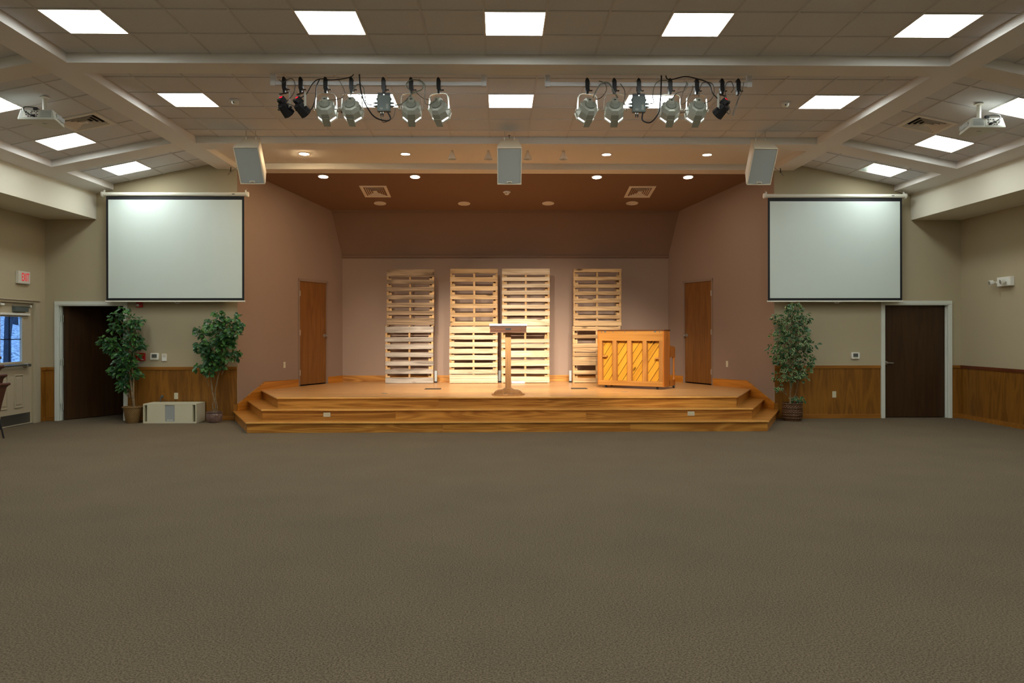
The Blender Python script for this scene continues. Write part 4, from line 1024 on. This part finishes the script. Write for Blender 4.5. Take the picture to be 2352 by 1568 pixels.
# ================================================================== LECTERN
le = empty('lectern', (.155, 13.62, STG), (0, 0, 0), 'slim wooden lectern on a single post at the stage edge', 'lectern')
bp_ = [(-.285, -.08), (-.18, -.15), (.18, -.15), (.285, -.08), (.285, .08), (.18, .15), (-.18, .15), (-.285, .08)]
MB().prism(bp_, 0, .022, 'z').build('base_plate', M['lectern'], le, bevel=.006)
foot = [(-.255, .022), (.255, .022), (.225, .062), (.17, .085), (.11, .09), (.07, .112), (.055, .122), (-.055, .122), (-.07, .112), (-.11, .09), (-.17, .085), (-.225, .062)]
for y0, y1 in ((-.075, -.048), (.048, .075)): MB().prism(foot, y0, y1, 'y').build('foot_plate', M['lectern'], le, bevel=.004)
for x in (-.062, .062):
    for z in (.035, .10): MB().lathe([(.007, 0), (.006, .006)], 10).xf(Matrix.Translation((x, -.075, z)) @ Matrix.Rotation(PI/2, 4, 'X')).build('bolt', M['steel'], le)
MB().box(-.05, .05, -.048, .048, .022, 1.13).build('post', M['lectern'], le, bevel=.003)
tp = MB().box(-.312, .312, -.17, .17, 1.088, 1.20).build('desk_box', M['lectern_d'], le, bevel=.004)
MB().box(-.225, .225, -.173, -.169, 1.115, 1.178).build('inset_panel', M['lectern_d'], tp, bevel=.003)
MB().box(-.32, .32, -.185, .185, 1.083, 1.093).build('lower_lip', M['lectern_d'], le, bevel=.002)
MB().hexa([(-.325, -.19, 1.20), (.325, -.19, 1.20), (.325, .22, 1.15), (-.325, .22, 1.15), (-.325, -.19, 1.236), (.325, -.19, 1.236), (.325, .22, 1.186), (-.325, .22, 1.186)]).build('reading_top', mat('glare_pale_top', (.72, .69, .62), .25), le, bevel=.004)  # top board with the spotlight glare put into its pale colour
MB().box(-.048, .048, -.176, -.169, 1.13, 1.16).build('post_bracket', M['black'], le)

# ================================================================== PIANO (its back to the hall)
PL = 1.343
pn = empty('piano', (1.951, 15.37, STG), (0, 0, math.atan2(14.66-15.37, 3.091-1.951)), 'upright wooden piano turned with its slatted back to the hall', 'piano')
MB().box(.01, PL-.01, 0, .088, .92, 1.112).build('top_rail', M['piano'], pn, bevel=.004)
MB().box(.01, PL-.01, 0, .088, .055, .15).build('bottom_rail', M['piano'], pn, bevel=.004)
for a, b in ((.01, .082), (.303, .385), (.613, .695), (.925, 1.008), (1.255, PL-.012)):
    MB().box(-(b-a)/2, (b-a)/2, .001, .088, .15, .92).build('back_post', M['piano_z'], pn, loc=((a+b)/2, 0, 0), bevel=.003)
# diagonal spruce planks behind the posts, cut to the opening
def clip(poly, axis, lim, keep_less):
    out = []
    for i in range(len(poly)):
        p, q = poly[i], poly[(i+1) % len(poly)]
        ip = (p[axis] <= lim) == keep_less or p[axis] == lim; iq = (q[axis] <= lim) == keep_less or q[axis] == lim
        if ip: out.append(p)
        if ip != iq:
            t = (lim-p[axis])/(q[axis]-p[axis]); out.append((p[0]+(q[0]-p[0])*t, p[1]+(q[1]-p[1])*t))
    return out
x0, x1, z0, z1 = .02, PL-.02, .13, .95
a_ = math.radians(56); ux, uz = math.cos(a_), math.sin(a_); nx, nz = -uz, ux
pw = .118
for k in range(-14, 16):
    c = (PL/2+nx*k*pw, .54+nz*k*pw); hw_ = pw/2-.0045
    poly = [(c[0]+ux*s_*2+nx*t_*hw_, c[1]+uz*s_*2+nz*t_*hw_) for s_, t_ in ((-1, -1), (1, -1), (1, 1), (-1, 1))]
    for ax, lim, kl in ((0, x0, False), (0, x1, True), (1, z0, False), (1, z1, True)):
        if poly: poly = clip(poly, ax, lim, kl)
    if len(poly) > 2:
        o = MB().prism(poly, .088, .10, 'y')
        # grain along the plank: build it lying flat in its own frame
        mm = Matrix.Translation((c[0], 0, c[1])) @ Matrix.Rotation(-a_, 4, 'Y')
        o.xf(mm.inverted()); ob = o.build('plank', M['sound'], pn, bevel=.002); ob.matrix_basis = mm
MB().box(.02, PL-.02, .103, .11, .12, .96).build('soundboard', M['lectern_d'], pn)
for a, b, z in ((.085, .175, .60), (1.165, 1.252, .575)): MB().box(a, b, .012, .088, z, z+.03).build('hand_grip', M['piano_z'], pn, bevel=.006)
for x, z in ((.075, 1.09), (.32, 1.092), (.565, 1.095), (.785, 1.095), (1.27, 1.095)):
    MB().lathe([(.010, 0), (.008, .006)], 10).xf(Matrix.Translation((x, 0, z)) @ Matrix.Rotation(PI/2, 4, 'X')).build('bolt_head', M['steel'], pn)
for x in (.15, 1.18): MB().box(x-.018, x+.018, -.003, .0, 1.085, 1.115).build('lid_hinge', M['dimmer'], pn)
MB().box(-.012, PL+.02, -.012, .345, 1.112, 1.137).build('lid', M['lectern_d'], pn, bevel=.006)
side = [(0, .05), (.33, .05), (.33, .60), (.36, .66), (.345, .80), (.325, 1.0), (.315, 1.112), (0, 1.112)]
for a, b in ((-.012, .012), (PL-.012, PL+.014)):
    MB().prism(side, a, b, 'x').build('side_panel', M['piano_side'], pn, bevel=.003)
    MB().prism([(.30, .60), (.64, .60), (.64, .625), (.625, .64), (.635, .76), (.61, .80), (.45, .82), (.34, .83)], a, b, 'x').build('arm', M['piano_side'], pn, bevel=.004)
    MB().prism([(.28, .05), (.63, .05), (.63, .15), (.61, .165), (.28, .165)], a, b, 'x').build('toe_block', M['piano_side'], pn, bevel=.004)
    xm = (a+b)/2
    MB().lathe([(.026, .165), (.026, .185), (.018, .20), (.024, .24), (.019, .40), (.016, .52), (.024, .565), (.026, .60)], 14, (xm, .575, 0)).build('front_leg', M['piano_side'], pn, True)
MB().box(0, PL, .34, .64, .60, .64).build('keybed', M['piano_side'], pn, bevel=.004)
MB().box(.02, PL-.02, .33, .60, .78, .80).build('fallboard', M['piano_side'], pn)
MB().box(.012, PL-.012, .30, .32, .10, 1.11).build('front_panel', M['piano_side'], pn)
MB().box(0, PL, .02, .33, .05, .075).build('bottom_board', M['piano_side'], pn)
for x, y in ((.14, .06), (PL-.14, .06), (.03, .58), (PL-.0, .58)):
    c = MB().cyl((x-.014, y, .022), (x+.014, y, .022), .022, n=14).build('caster', M['black'], pn, True)
    MB().box(x-.02, x+.02, y-.012, y+.012, .026, .056).build('caster_fork', M['dimmer'], c)

# ================================================================== PROJECTION SCREENS
def screen(xc, w, zc, zbot, label):
    Y = 14.12
    e = empty('projection_screen', (xc, Y, zbot), (0, 0, 0), label, 'projection screen', 'projection screens')
    H = zc-zbot; cw = 2.56/2
    MB().cyl((-cw, 0, H), (cw, 0, H), .036, n=20).build('roller_case', M['screen_case'], e, True)
    for q in (-1, 1):
        c = MB().cyl((q*cw-.0, 0, H), (q*(cw+.03), 0, H), .05, .046, n=18).build('end_cap', M['white'], e, True)
        MB().box(q*(cw-.02)-.012, q*(cw-.02)+.012, -.008, .008, H+.03, H+.075).build('hanger_bracket', M['white'], c)
        MB().cyl((q*(cw-.02), .0, H+.07), (q*(cw-.02), .08, H+.12), .004, n=6).build('hang_wire', M['steel'], c)
    MB().box(.80*cw, .80*cw+.05, -.0375, -.035, H-.006, H+.006).build('badge', M['blackmatt'], e)
    bw = 2.464/2; ww = 2.386/2
    def sheet(hw, z0, z1, y, nx_=64, nz_=24):
        vs, fs = [], []
        for j in range(nz_+1):
            for i in range(nx_+1):
                x = -hw+2*hw*i/nx_; z = z0+(z1-z0)*j/nz_
                t = (z/H)**2
                vs.append((x, y + t*(.0022*math.sin(x*9.0+1)+.0016*math.sin(x*17+.5)+.0012*math.sin(x*27)), z))
        for j in range(nz_):
            for i in range(nx_): fs.append((j*(nx_+1)+i, j*(nx_+1)+i+1, (j+1)*(nx_+1)+i+1, (j+1)*(nx_+1)+i))
        return vs, fs
    v, f = sheet(bw, .014, H-.02, 0); n = len(v)
    MB().add(v, f).build('black_border', M['blackmatt'], e, True)
    v, f = sheet(ww, .058, H-.098, -.002); MB().add(v, f).build('white_field', M['screen'], e, True)
    MB().box(-1.248, 1.248, -.012, .012, -.012, .014).build('bottom_bar', M['screen_case'], e, bevel=.005)
    MB().tube([(.03+.04*math.cos(t), 0, -.022+.014*math.sin(t)) for t in [PI*2*k/14 for k in range(15)]], .003, 6).build('pull_ring', M['white'], e, True)
screen(-5.815, 2.464, 4.085, 2.163, 'white projection screen hanging over the open dark doorway')
screen(6.118, 2.464, 4.072, 2.155, 'white projection screen hanging beside the closed brown door')

# ================================================================== PROJECTORS
def projector(x, y, z, s, label):
    e = empty('projector', (x, y, z), (0, 0, 0), label, 'projector', 'ceiling projectors')
    zc = zt(abs(x-XC))-z
    outline = [(-.225, -.19), (.225, -.19), (.225, -.15), (.125, .22), (.06, .275), (0, .29), (-.06, .275), (-.125, .22), (-.225, -.15)]
    top = [(a*.86, b*.92-.006) for a, b in outline]
    b = MB().loft([[(p, q, -.07) for p, q in outline], [(p, q, -.05) for p, q in outline], [(p, q, .055) for p, q in top]]).build('body', M['proj'], e, bevel=.006)
    MB().hexa([(-.16*1, -.1935, -.045), (.03, -.1935, -.045), (.03, -.191, -.045), (-.16, -.191, -.045), (-.15, -.183, .045), (.03, -.183, .045), (.03, -.176, .045), (-.15, -.176, .045)]).xf(Matrix.Scale(1 if s < 0 else -1, 4, (1, 0, 0)) if s > 0 else Matrix.Identity(4)).build('port_panel', M['white'], b)
    for i in range(4):
        for j in range(5):
            if (i*3+j*5) % 7 == 0: continue
            px = -.135+j*.033+(i % 2)*.008
            MB().box(px*(-s), px*(-s)+(.02 if (i+j) % 3 else .012), -.1985+.0027*i, -.180, -.036+i*.021, -.027+i*.021).build('port', M['blackmatt'], b)
    g = MB()
    for k in range(7): g.box(.055*(-s) if s < 0 else -.185, (.055*(-s)+.13) if s < 0 else -.055, -.197+.0014*k, -.188, -.04+k*.012, -.034+k*.012)
    tag(g.build('exhaust_slats', M['proj_b'], b), None, None, None, 'stuff')
    for q in (-1, 1):
        for k in range(2):
            y0 = -.11+k*.13; xx = .225-(y0+.15)*.27
            MB().box(q*xx*.96-.006, q*xx*.96+.006, y0, y0+.11, -.035, .02).build('side_vent', M['proj_b'], b)
    MB().cyl((0, .24, -.005), (0, .305, -.005), .045, .04, n=18).build('lens', M['lens'], b, True)
    MB().lathe([(.03, -.072), (.03, -.0705)], 16).build('base_disc', M['proj_b'], b)
    MB().box(-.05, .05, -.05, .05, .05, .066).build('mount_plate', M['white'], e)
    MB().cyl((0, 0, .06), (0, 0, zc), .026, n=16).build('drop_pole', M['white'], e, True)
    MB().lathe([(.055, zc), (.055, zc-.012), (.03, zc-.018)], 20).build('ceiling_flange', M['white'], e)
    MB().tube(curve([(-.03*-s, -.07, .085), (.06*s, -.13, .095), (.13*s, -.20, .08), (.12*s, -.24, .03), (.05*s, -.245, -.02), (.02*s, -.21, -.03)], 6), .008, 8).build('cable_loop', M['lcd'], e, True)
    MB().cyl((.02*s, -.235, -.03), (.02*s, -.19, -.03), .014, n=8).build('plug', M['blackmatt'], e)
    MB().box(-.03, .01, -.20, -.16, .045, .08).build('adapter', M['blackmatt'], e)
projector(-5.725, 9.94, 4.306, -1, 'white ceiling projector on the exit sign side')
projector(6.19, 9.97, 4.25, 1, 'white ceiling projector on the closed door side')

# ================================================================== FLOOR SPEAKER
sb = empty('floor_speaker', (-5.82, 13.885, 0), (0, 0, 0), 'low cream speaker cabinet on the carpet between two potted trees', 'speaker')
w, dp, H = .467, .43, .345
f = MB()
f.box(-w, w, 0, .02, 0, .03); f.box(-w, w, 0, .02, H-.022, H)
for a, b in ((-w, -w+.018), (-w+.07, -.085), (.085, w-.07), (w-.018, w)): f.box(a, b, 0, .02, .03, H-.022)
f.build('baffle', M['sub'], sb)
c = MB()
for q in ((-w, w, .02, dp, 0, .018), (-w, w, .02, dp, H-.018, H), (-w, -w+.018, .02, dp, .018, H-.018), (w-.018, w, .02, dp, .018, H-.018), (-w, w, dp-.018, dp, 0, H)): c.box(*q)
c.build('cabinet', M['sub'], sb)
for a in (-w+.018, w-.07):
    MB().box(a, a+.004, .02, .25, .03, H-.022).build('port_wall', M['sub'], sb); MB().box(a+.048, a+.052, .02, .25, .03, H-.022).build('port_wall', M['sub'], sb)
    MB().box(a, a+.052, .25, .26, .018, H-.018).build('port_back', M['darkhole'], sb)
MB().box(-.085, .085, .012, .02, .03, H-.022).build('grille', M['grille'], sb)
MB().box(-.05, .045, .006, .012, .045, .062).build('badge', M['white'], sb)
MB().box(-.04, .035, .0045, .006, .05, .056).build('badge_mark', M['silver_d'], sb)
for q in (-1, 1):
    for y in (.05, dp-.05): MB().box(q*(w-.06)-.02, q*(w-.06)+.02, y-.02, y+.02, -.0, .004).build('foot', M['rub'], sb)

# ================================================================== WALL THINGS
def wx(name, x, z, label, cat, grp=None, y=D): return empty(name, (x, y, z), (0, 0, 0), label, cat, grp)
e = wx('fire_strobe', -6.545, 2.125, 'red fire alarm strobe under the screen beside the open doorway', 'alarm')
MB().box(-.055, .055, -.045, 0, -.065, .055).build('case', M['red'], e, bevel=.008)
MB().lathe([(.028, 0), (.022, .02), (.008, .028)], 14).xf(Matrix.Translation((-.02, -.045, -.025)) @ Matrix.Rotation(PI/2, 4, 'X')).build('strobe_lens', M['silver_b'], e, True)
e = wx('fire_annunciator', -6.537, 1.162, 'red fire alarm panel on the wall by the open doorway', 'alarm')
MB().box(-.095, .095, -.05, 0, -.072, .072).build('case', M['red'], e, bevel=.006)
MB().box(-.035, .075, -.0515, -.05, .02, .05).build('display', mat('yellow_lcd', (.30, .26, .02), .3), e)
for k in range(4): MB().box(-.03+k*.026, -.012+k*.026, -.0525, -.0515, .029, .04).build('display_text', M['lcd'], e)
MB().box(.03, .08, -.0515, -.05, -.055, -.045).build('maker_plate', M['white'], e)
def thermostat(x, z, label):
    e = wx('thermostat', x, z, label, 'thermostat', 'thermostats')
    MB().prism([(-.078, -.05), (-.066, -.062), (.066, -.062), (.078, -.05), (.078, .05), (.066, .062), (-.066, .062), (-.078, .05)], -.03, 0, 'y').build('case', M['white'], e, bevel=.006)
    MB().box(-.045, .045, -.0315, -.03, -.025, .042).build('screen', M['lcd'], e)
    MB().box(-.04, .04, -.0315, -.03, -.05, -.035).build('button_bar', M['ivory'], e)
thermostat(-6.277, 1.167, 'white thermostat between the red fire panel and a small white holder')
thermostat(6.582, 1.158, 'white thermostat on the tan wall near the closed door')
e = wx('wall_sensor', -6.10, 1.15, 'slim white wall box to the side of a thermostat', 'wall box')
MB().box(-.043, .043, -.028, 0, -.068, .068).build('case', M['white'], e, bevel=.006)
MB().box(-.025, .025, -.0295, -.028, .01, .016).build('slot', M['lcd'], e); MB().box(-.03, .03, -.0295, -.028, .03, .055).build('cover', M['ivory'], e)
e = wx('speaker_plug', -6.128, .44, 'grey plug in a wall plate above the floor speaker', 'plug', y=D-.008)
MB().box(-.035, .035, -.005, 0, -.055, .06).build('plate', M['ply_trim'], e)
MB().cyl((-.01, -.005, 0), (-.01, -.05, -.01), .024, .02).build('plug', M['dimmer'], e, True)
MB().tube(curve([(-.01, -.05, -.01), (-.02, -.07, -.04), (-.015, -.06, -.12), (0, -.05, -.25)], 6), .01, 8).build('cord', M['cable'], e, True)
# exit sign
e = empty('exit_sign', (XLW, 13.635, 2.555), (0, 0, PI/2), 'white EXIT sign with red letters over the outside door', 'exit sign')
MB().box(-.165, .165, -.055, 0, -.108, .108).build('case', M['exit_face'], e, bevel=.006)
MB().box(-.152, .152, -.058, -.055, -.095, .095).build('face', M['exit_face'], e)
tcv = bpy.data.curves.new('exit_text', 'FONT'); tcv.body = 'EXIT'; tcv.size = .2; tcv.align_x = 'CENTER'; tcv.align_y = 'CENTER'; tcv.extrude = .0015; tcv.offset = .0
to = bpy.data.objects.new('exit_text', tcv); COL.objects.link(to)
dg = bpy.context.evaluated_depsgraph_get(); me = bpy.data.meshes.new_from_object(to.evaluated_get(dg)); bpy.data.objects.remove(to)
lt = bpy.data.objects.new('lettering', me); COL.objects.link(lt); lt.parent = e; me.materials.clear(); me.materials.append(M['exit_red'])
lt.location = (.02, -.060, 0); lt.rotation_euler = (PI/2, 0, 0); lt.scale = (.52, 1.0, 1)
# emergency light
e = empty('emergency_light', (XRW, 13.0, 2.44), (0, 0, -PI/2), 'white emergency light with two lamp heads on the side wall', 'emergency light')
MB().box(-.175, .175, -.075, 0, -.078, .078).build('case', M['white'], e, bevel=.008)
for x in (-.235, .06):
    hd_ = MB().cyl((x, -.10, .0), (x-.01, -.16, -.012), .04, .048, n=16).build('lamp_head', M['white'], e, True)
    MB().cyl((x, -.07, 0), (x, -.11, 0), .018).build('swivel', M['white'], hd_, True)
    MB().cyl((x-.0102, -.1601, -.012), (x-.0107, -.163, -.0126), .036, n=16).build('lamp_glass', M['steel'], hd_)
MB().box(-.25, -.17, -.045, -.03, -.015, .015).build('head_arm', M['white'], e)
MB().box(.145, .15, -.079, -.075, .05, .056).build('indicator', M['exit_red'], e)
MB().box(.11, .17, -.0765, -.075, -.07, .07).build('end_cover', M['white'], e)

# ================================================================== POTTED TREES
lm = {}
def leaf_mesh(key, mats, L=.075, W=.030):
    vs = [(0, 0, 0), (W*.62, L*.28, .006), (W*.66, L*.55, .004), (0, L, -.012), (-W*.66, L*.55, .004), (-W*.62, L*.28, .006), (0, L*.3, -.002), (0, L*.6, -.005)]
    fs = [(0, 1, 6), (1, 2, 7, 6), (2, 3, 7), (0, 6, 5), (6, 7, 4, 5), (7, 3, 4)]
    me = bpy.data.meshes.new('leaf'); 
    if len(mats) == 2:
        # green heart with a pale margin
        iv = [(x*.62, y*.9+.004, z+.0012) for x, y, z in vs]
        me.from_pydata(vs+iv, [], fs+[tuple(i+8 for i in f) for f in fs])
    else: me.from_pydata(vs, [], fs)
    for m_ in mats: me.materials.append(m_)
    if len(mats) == 2:
        for i, p in enumerate(me.polygons): p.material_index = 0 if i < 6 else 1
    return me
def tree(name, loc, label, clusters, stems, mats, seed, n_ind=150, n_st=380, yspread=.16, L=.078, W=.034, droop=.9):
    """clusters: (dx, z, r) in the plane of the wall; leaves hang from twigs round each cluster"""
    e = empty(name, loc, (0, 0, 0), label, 'potted tree', 'potted trees')
    rng = random.Random(seed)
    lf = [leaf_mesh(k, m_, L, W) for k, m_ in enumerate(mats)]
    tw = MB(); body = [MB() for _ in mats]
    tot = sum(c[2]**2 for c in clusters); k_ind = 0; jobs = []
    for cx, cz, r in clusters:
        n = max(3, int((n_ind+n_st)*r*r/tot))
        y0 = rng.uniform(-yspread, yspread)*.6
        for i in range(n):
            a = rng.uniform(0, 2*PI); q = r*math.sqrt(rng.random()); 
            p = Vector((cx+q*math.cos(a), y0+rng.uniform(-1, 1)*min(yspread, r*1.1), cz+q*math.sin(a)))
            d = Vector((p.x-cx+rng.uniform(-.05, .05), p.y-y0+rng.uniform(-.06, .06), rng.uniform(-.10, .03)*droop))
            jobs.append((p, d, rng.random(), rng.randrange(len(mats))))
        tw.tube([(cx*.35, y0*.3, max(.45, cz-.35)), (cx*.75, y0, cz-.08), (cx, y0, cz+r*.6)], [.006, .004, .002], 5)
    rng.shuffle(jobs)
    jobs.sort(key=lambda j: j[0].y)           # the ones in front show largest
    for i, (p, d, t, mi) in enumerate(jobs):
        d.normalize(); up = Vector((rng.uniform(-.5, .5), -rng.uniform(.2, 1.0), rng.uniform(.2, 1.0)))
        x_ = d.cross(up).normalized(); z_ = x_.cross(d).normalized(); sc_ = rng.uniform(.75, 1.2)
        mt = Matrix(((x_.x*sc_, d.x*sc_, z_.x*sc_, p.x), (x_.y*sc_, d.y*sc_, z_.y*sc_, p.y), (x_.z*sc_, d.z*sc_, z_.z*sc_, p.z), (0, 0, 0, 1)))
        if i < n_ind:
            o = bpy.data.objects.new('leaf', lf[mi]); COL.objects.link(o); o.parent = e; o.matrix_basis = mt
        else:
            src = lf[mi]; body[mi].add([mt @ v.co for v in src.vertices], [tuple(f.vertices) for f in src.polygons])
    for mi, b in enumerate(body):
        me = bpy.data.meshes.new('foliage'); me.from_pydata(b.v, [], b.f)
        for m_ in mats[mi]: me.materials.append(m_)
        if len(mats[mi]) == 2:
            for i, pg in enumerate(me.polygons): pg.material_index = 0 if (i % 12) < 6 else 1
        o = bpy.data.objects.new('foliage', me); COL.objects.link(o); o.parent = e; tag(o, None, None, None, 'stuff')
    tag(tw.build('twigs', M['bark'], e, True), None, None, None, 'stuff')
    for st, r0, r1 in stems:
        c_ = curve(st, 6); MB().tube(c_, [r0+(r1-r0)*i/(len(c_)-1) for i in range(len(c_))], 8).build('stem', M['bark'], e, True)
    return e
def conv(lst, u0, v0, s, uc, yd):
    k_ = yd/1793.; return [((u0+x/s-uc)*k_, 1.59+(764-(v0+y/s))*k_, r/s*k_) for x, y, r in lst]
# ficus by the open doorway, pale wicker basket
c1_ = conv([(340,130,55),(275,190,60),(480,250,75),(520,290,50),(300,320,85),(230,350,45),(160,510,90),(120,500,50),(240,600,75),(430,480,75),(500,520,85),(560,560,50),(400,740,105),(330,680,70),(230,850,65),(470,700,70),(460,900,75),(330,860,75),(370,1050,55),(340,970,60),(350,1110,35),(300,1020,30),(500,420,45),(400,350,70)], 210, 690, 5.41, 296, 14.0)
t1 = tree('potted_ficus', (-6.52, 14.0, 0), 'tall leaning ficus tree in a pale wicker basket', c1_,
     [([(.02, .02, .2), (-.01, 0, .5), (-.05, .01, .8), (-.09, .02, 1.1), (-.06, 0, 1.45), (-.10, 0, 1.75)], .02, .008), ([(.03, -.01, .2), (.01, .0, .5), (.0, .02, .8), (-.03, 0, 1.2), (-.01, .02, 1.6)], .02, .008), ([(-.05, 0, 1.0), (-.12, 0, 1.25), (-.16, 0, 1.5)], .012, .006)],
     [[M['leaf_d']], [M['leaf']]], 5, 260, 900, L=.085, W=.036)
bk_ = MB().lathe([(.105, 0), (.118, .02), (.15, .20), (.168, .268), (.178, .272), (.178, .288), (.160, .29), (.15, .22)], 36, caps=False).build('basket', M['wicker'], t1, True)
MB().lathe([(.02, .21), (.152, .215)], 24, caps=True).build('soil', M['soil'], t1)
MB().lathe([(.105, 0), (.105, .01)], 24).build('basket_base', M['wicker'], t1)
MB().lathe([(.170, .268), (.182, .275), (.182, .287), (.170, .292)], 36, caps=False).build('basket_rim', M['wicker'], t1, True)
# ficus at the stage corner, glazed pot
c2_ = conv([(360,120,50),(440,150,35),(590,130,28),(300,250,80),(400,210,60),(560,220,65),(620,260,50),(180,350,75),(400,370,110),(600,340,70),(520,400,80),(130,560,70),(120,500,50),(300,540,110),(480,480,110),(230,650,75),(560,640,60),(620,610,30),(480,640,60),(140,780,45),(280,830,70),(220,780,50),(400,780,50),(320,700,90)], 430, 700, 5.6, 486, 14.0)
t2 = tree('potted_ficus', (-5.08, 14.0, 0), 'bushy ficus with twisted stems in a small glazed pot', c2_,
     [([(.0, .0, .15), (.03, -.015, .30), (.0, -.02, .42), (-.045, 0, .60), (-.06, .01, .82), (-.05, 0, 1.1), (0, 0, 1.5)], .012, .006), ([(.0, .01, .15), (-.03, .0, .30), (.01, .015, .44), (.015, .01, .58), (.05, 0, .75), (.07, 0, .9), (.05, 0, 1.2), (.09, 0, 1.7)], .011, .005), ([(.02, .0, .15), (.05, .01, .26), (.02, .02, .4), (-.01, .01, .55)], .009, .006)],
     [[M['leaf_d']], [M['leaf']]], 9, 260, 850, L=.082, W=.046, droop=1.1)
MB().lathe([(.085, 0), (.10, .008), (.125, .06), (.138, .12), (.132, .155), (.122, .168), (.138, .178), (.140, .192), (.126, .192), (.118, .16)], 40, caps=False).build('pot', M['pot'], t2, True)
fl_ = MB()
for k in range(24):
    a = 2*PI*k/24; fl_.tube([(.102*math.cos(a), .102*math.sin(a), .012), (.127*math.cos(a), .127*math.sin(a), .06), (.14*math.cos(a), .14*math.sin(a), .12), (.134*math.cos(a), .134*math.sin(a), .153)], .006, 5)
tag(fl_.build('pot_fluting', M['pot'], t2, True), None, None, None, 'stuff')
MB().lathe([(.02, .165), (.124, .168)], 24).build('soil', M['soil'], t2)
MB().lathe([(.086, 0), (.086, .008)], 24).build('pot_base', M['pot'], t2)
# variegated ficus on the other side
c3_ = conv([(420,110,85),(360,90,40),(260,230,85),(540,230,80),(440,180,70),(600,250,40),(360,330,110),(230,430,85),(490,400,110),(600,560,75),(560,480,60),(350,560,130),(200,640,55),(130,580,35),(500,650,105),(330,760,110),(230,740,60),(560,830,85),(380,880,100),(500,950,75),(230,960,50),(330,1000,45),(600,700,50),(235,1085,38),(95,620,20),(470,1225,40),(430,1240,35),(540,1250,22)], 1750, 690, 5.407, 1824, 14.0)
t3 = tree('potted_ficus', (5.285, 14.0, 0), 'full ficus with pale edged leaves in a dark woven basket', c3_,
     [([(-.04, 0, .25), (-.035, 0, .5), (-.03, .01, .75), (-.06, 0, 1.0), (-.10, 0, 1.3), (-.05, 0, 1.7)], .015, .006), ([(-.03, .01, .25), (-.03, .0, .6), (-.0, 0, .85), (.02, 0, 1.2), (.03, 0, 1.7)], .013, .006)],
     [[M['leaf_d']], [M['leaf_edge'], M['leaf_d']], [M['leaf_edge'], M['leaf']]], 21, 280, 1150, L=.07, W=.034, droop=.9)
prof = []
for k in range(13):
    z = .32*k/12; prof.append((.150+.026*min(1, z/.1)+.007*math.sin(k*PI/1.5), z))
MB().lathe(prof + [(.165, .315), (.16, .25)], 36, caps=False).build('basket', M['wicker_d'], t3, True)
for z in (.055, .15, .235, .31): MB().lathe([(.178, z-.012), (.188, z), (.178, z+.012)], 36, caps=False).build('basket_band', M['wicker_d'], t3, True)
MB().lathe([(.02, .26), (.165, .265)], 24).build('soil', M['soil'], t3)
MB().lathe([(.152, 0), (.152, .01)], 24).build('basket_base', M['wicker_d'], t3)

# ================================================================== STACKED CHAIRS AT THE EDGE
def chair(loc, label):
    e = empty('stacking_chair', loc, (0, 0, PI), label, 'chair', 'stacked chairs')
    # local: faces +x, back at x<0, y across
    MB().prism([(-.20, .40), (.24, .43), (.255, .455), (.24, .475), (-.18, .45)], -.235, .235, 'y').build('seat', M['chair'], e, bevel=.012)
    bkp = [(-.205, .40), (-.245, .56), (-.315, .795), (-.345, .835), (-.375, .84), (-.385, .82), (-.365, .80), (-.335, .77), (-.275, .55), (-.235, .39)]
    MB().prism([(x, z) for x, z in bkp], -.24, .24, 'y').build('backrest', M['chair'], e, bevel=.008)
    MB().cyl((-.365, -.25, .825), (-.365, .25, .825), .022, n=12).build('rolled_top', M['chair'], e, True)
    for q in (-1, 1):
        MB().tube([(.20, q*.225, .43), (.26, q*.245, 0)], .012, 8).build('leg', M['black'], e, True)
        MB().tube([(-.20, q*.225, .42), (-.285, q*.245, 0)], .012, 8).build('leg', M['black'], e, True)
        MB().tube([(-.21, q*.23, .42), (.22, q*.23, .425)], .011, 8).build('seat_rail', M['black'], e, True)
    return e
stk_lab = ['lowest of the maroon stacking chairs', 'second chair up in the maroon stack', 'third chair up in the maroon stack', 'fourth chair up in the maroon stack', 'topmost chair of the maroon stack']
for k_ in range(5): chair((-7.80-.045*k_, 11.72, .132*k_), stk_lab[k_] + ' before the outside door')
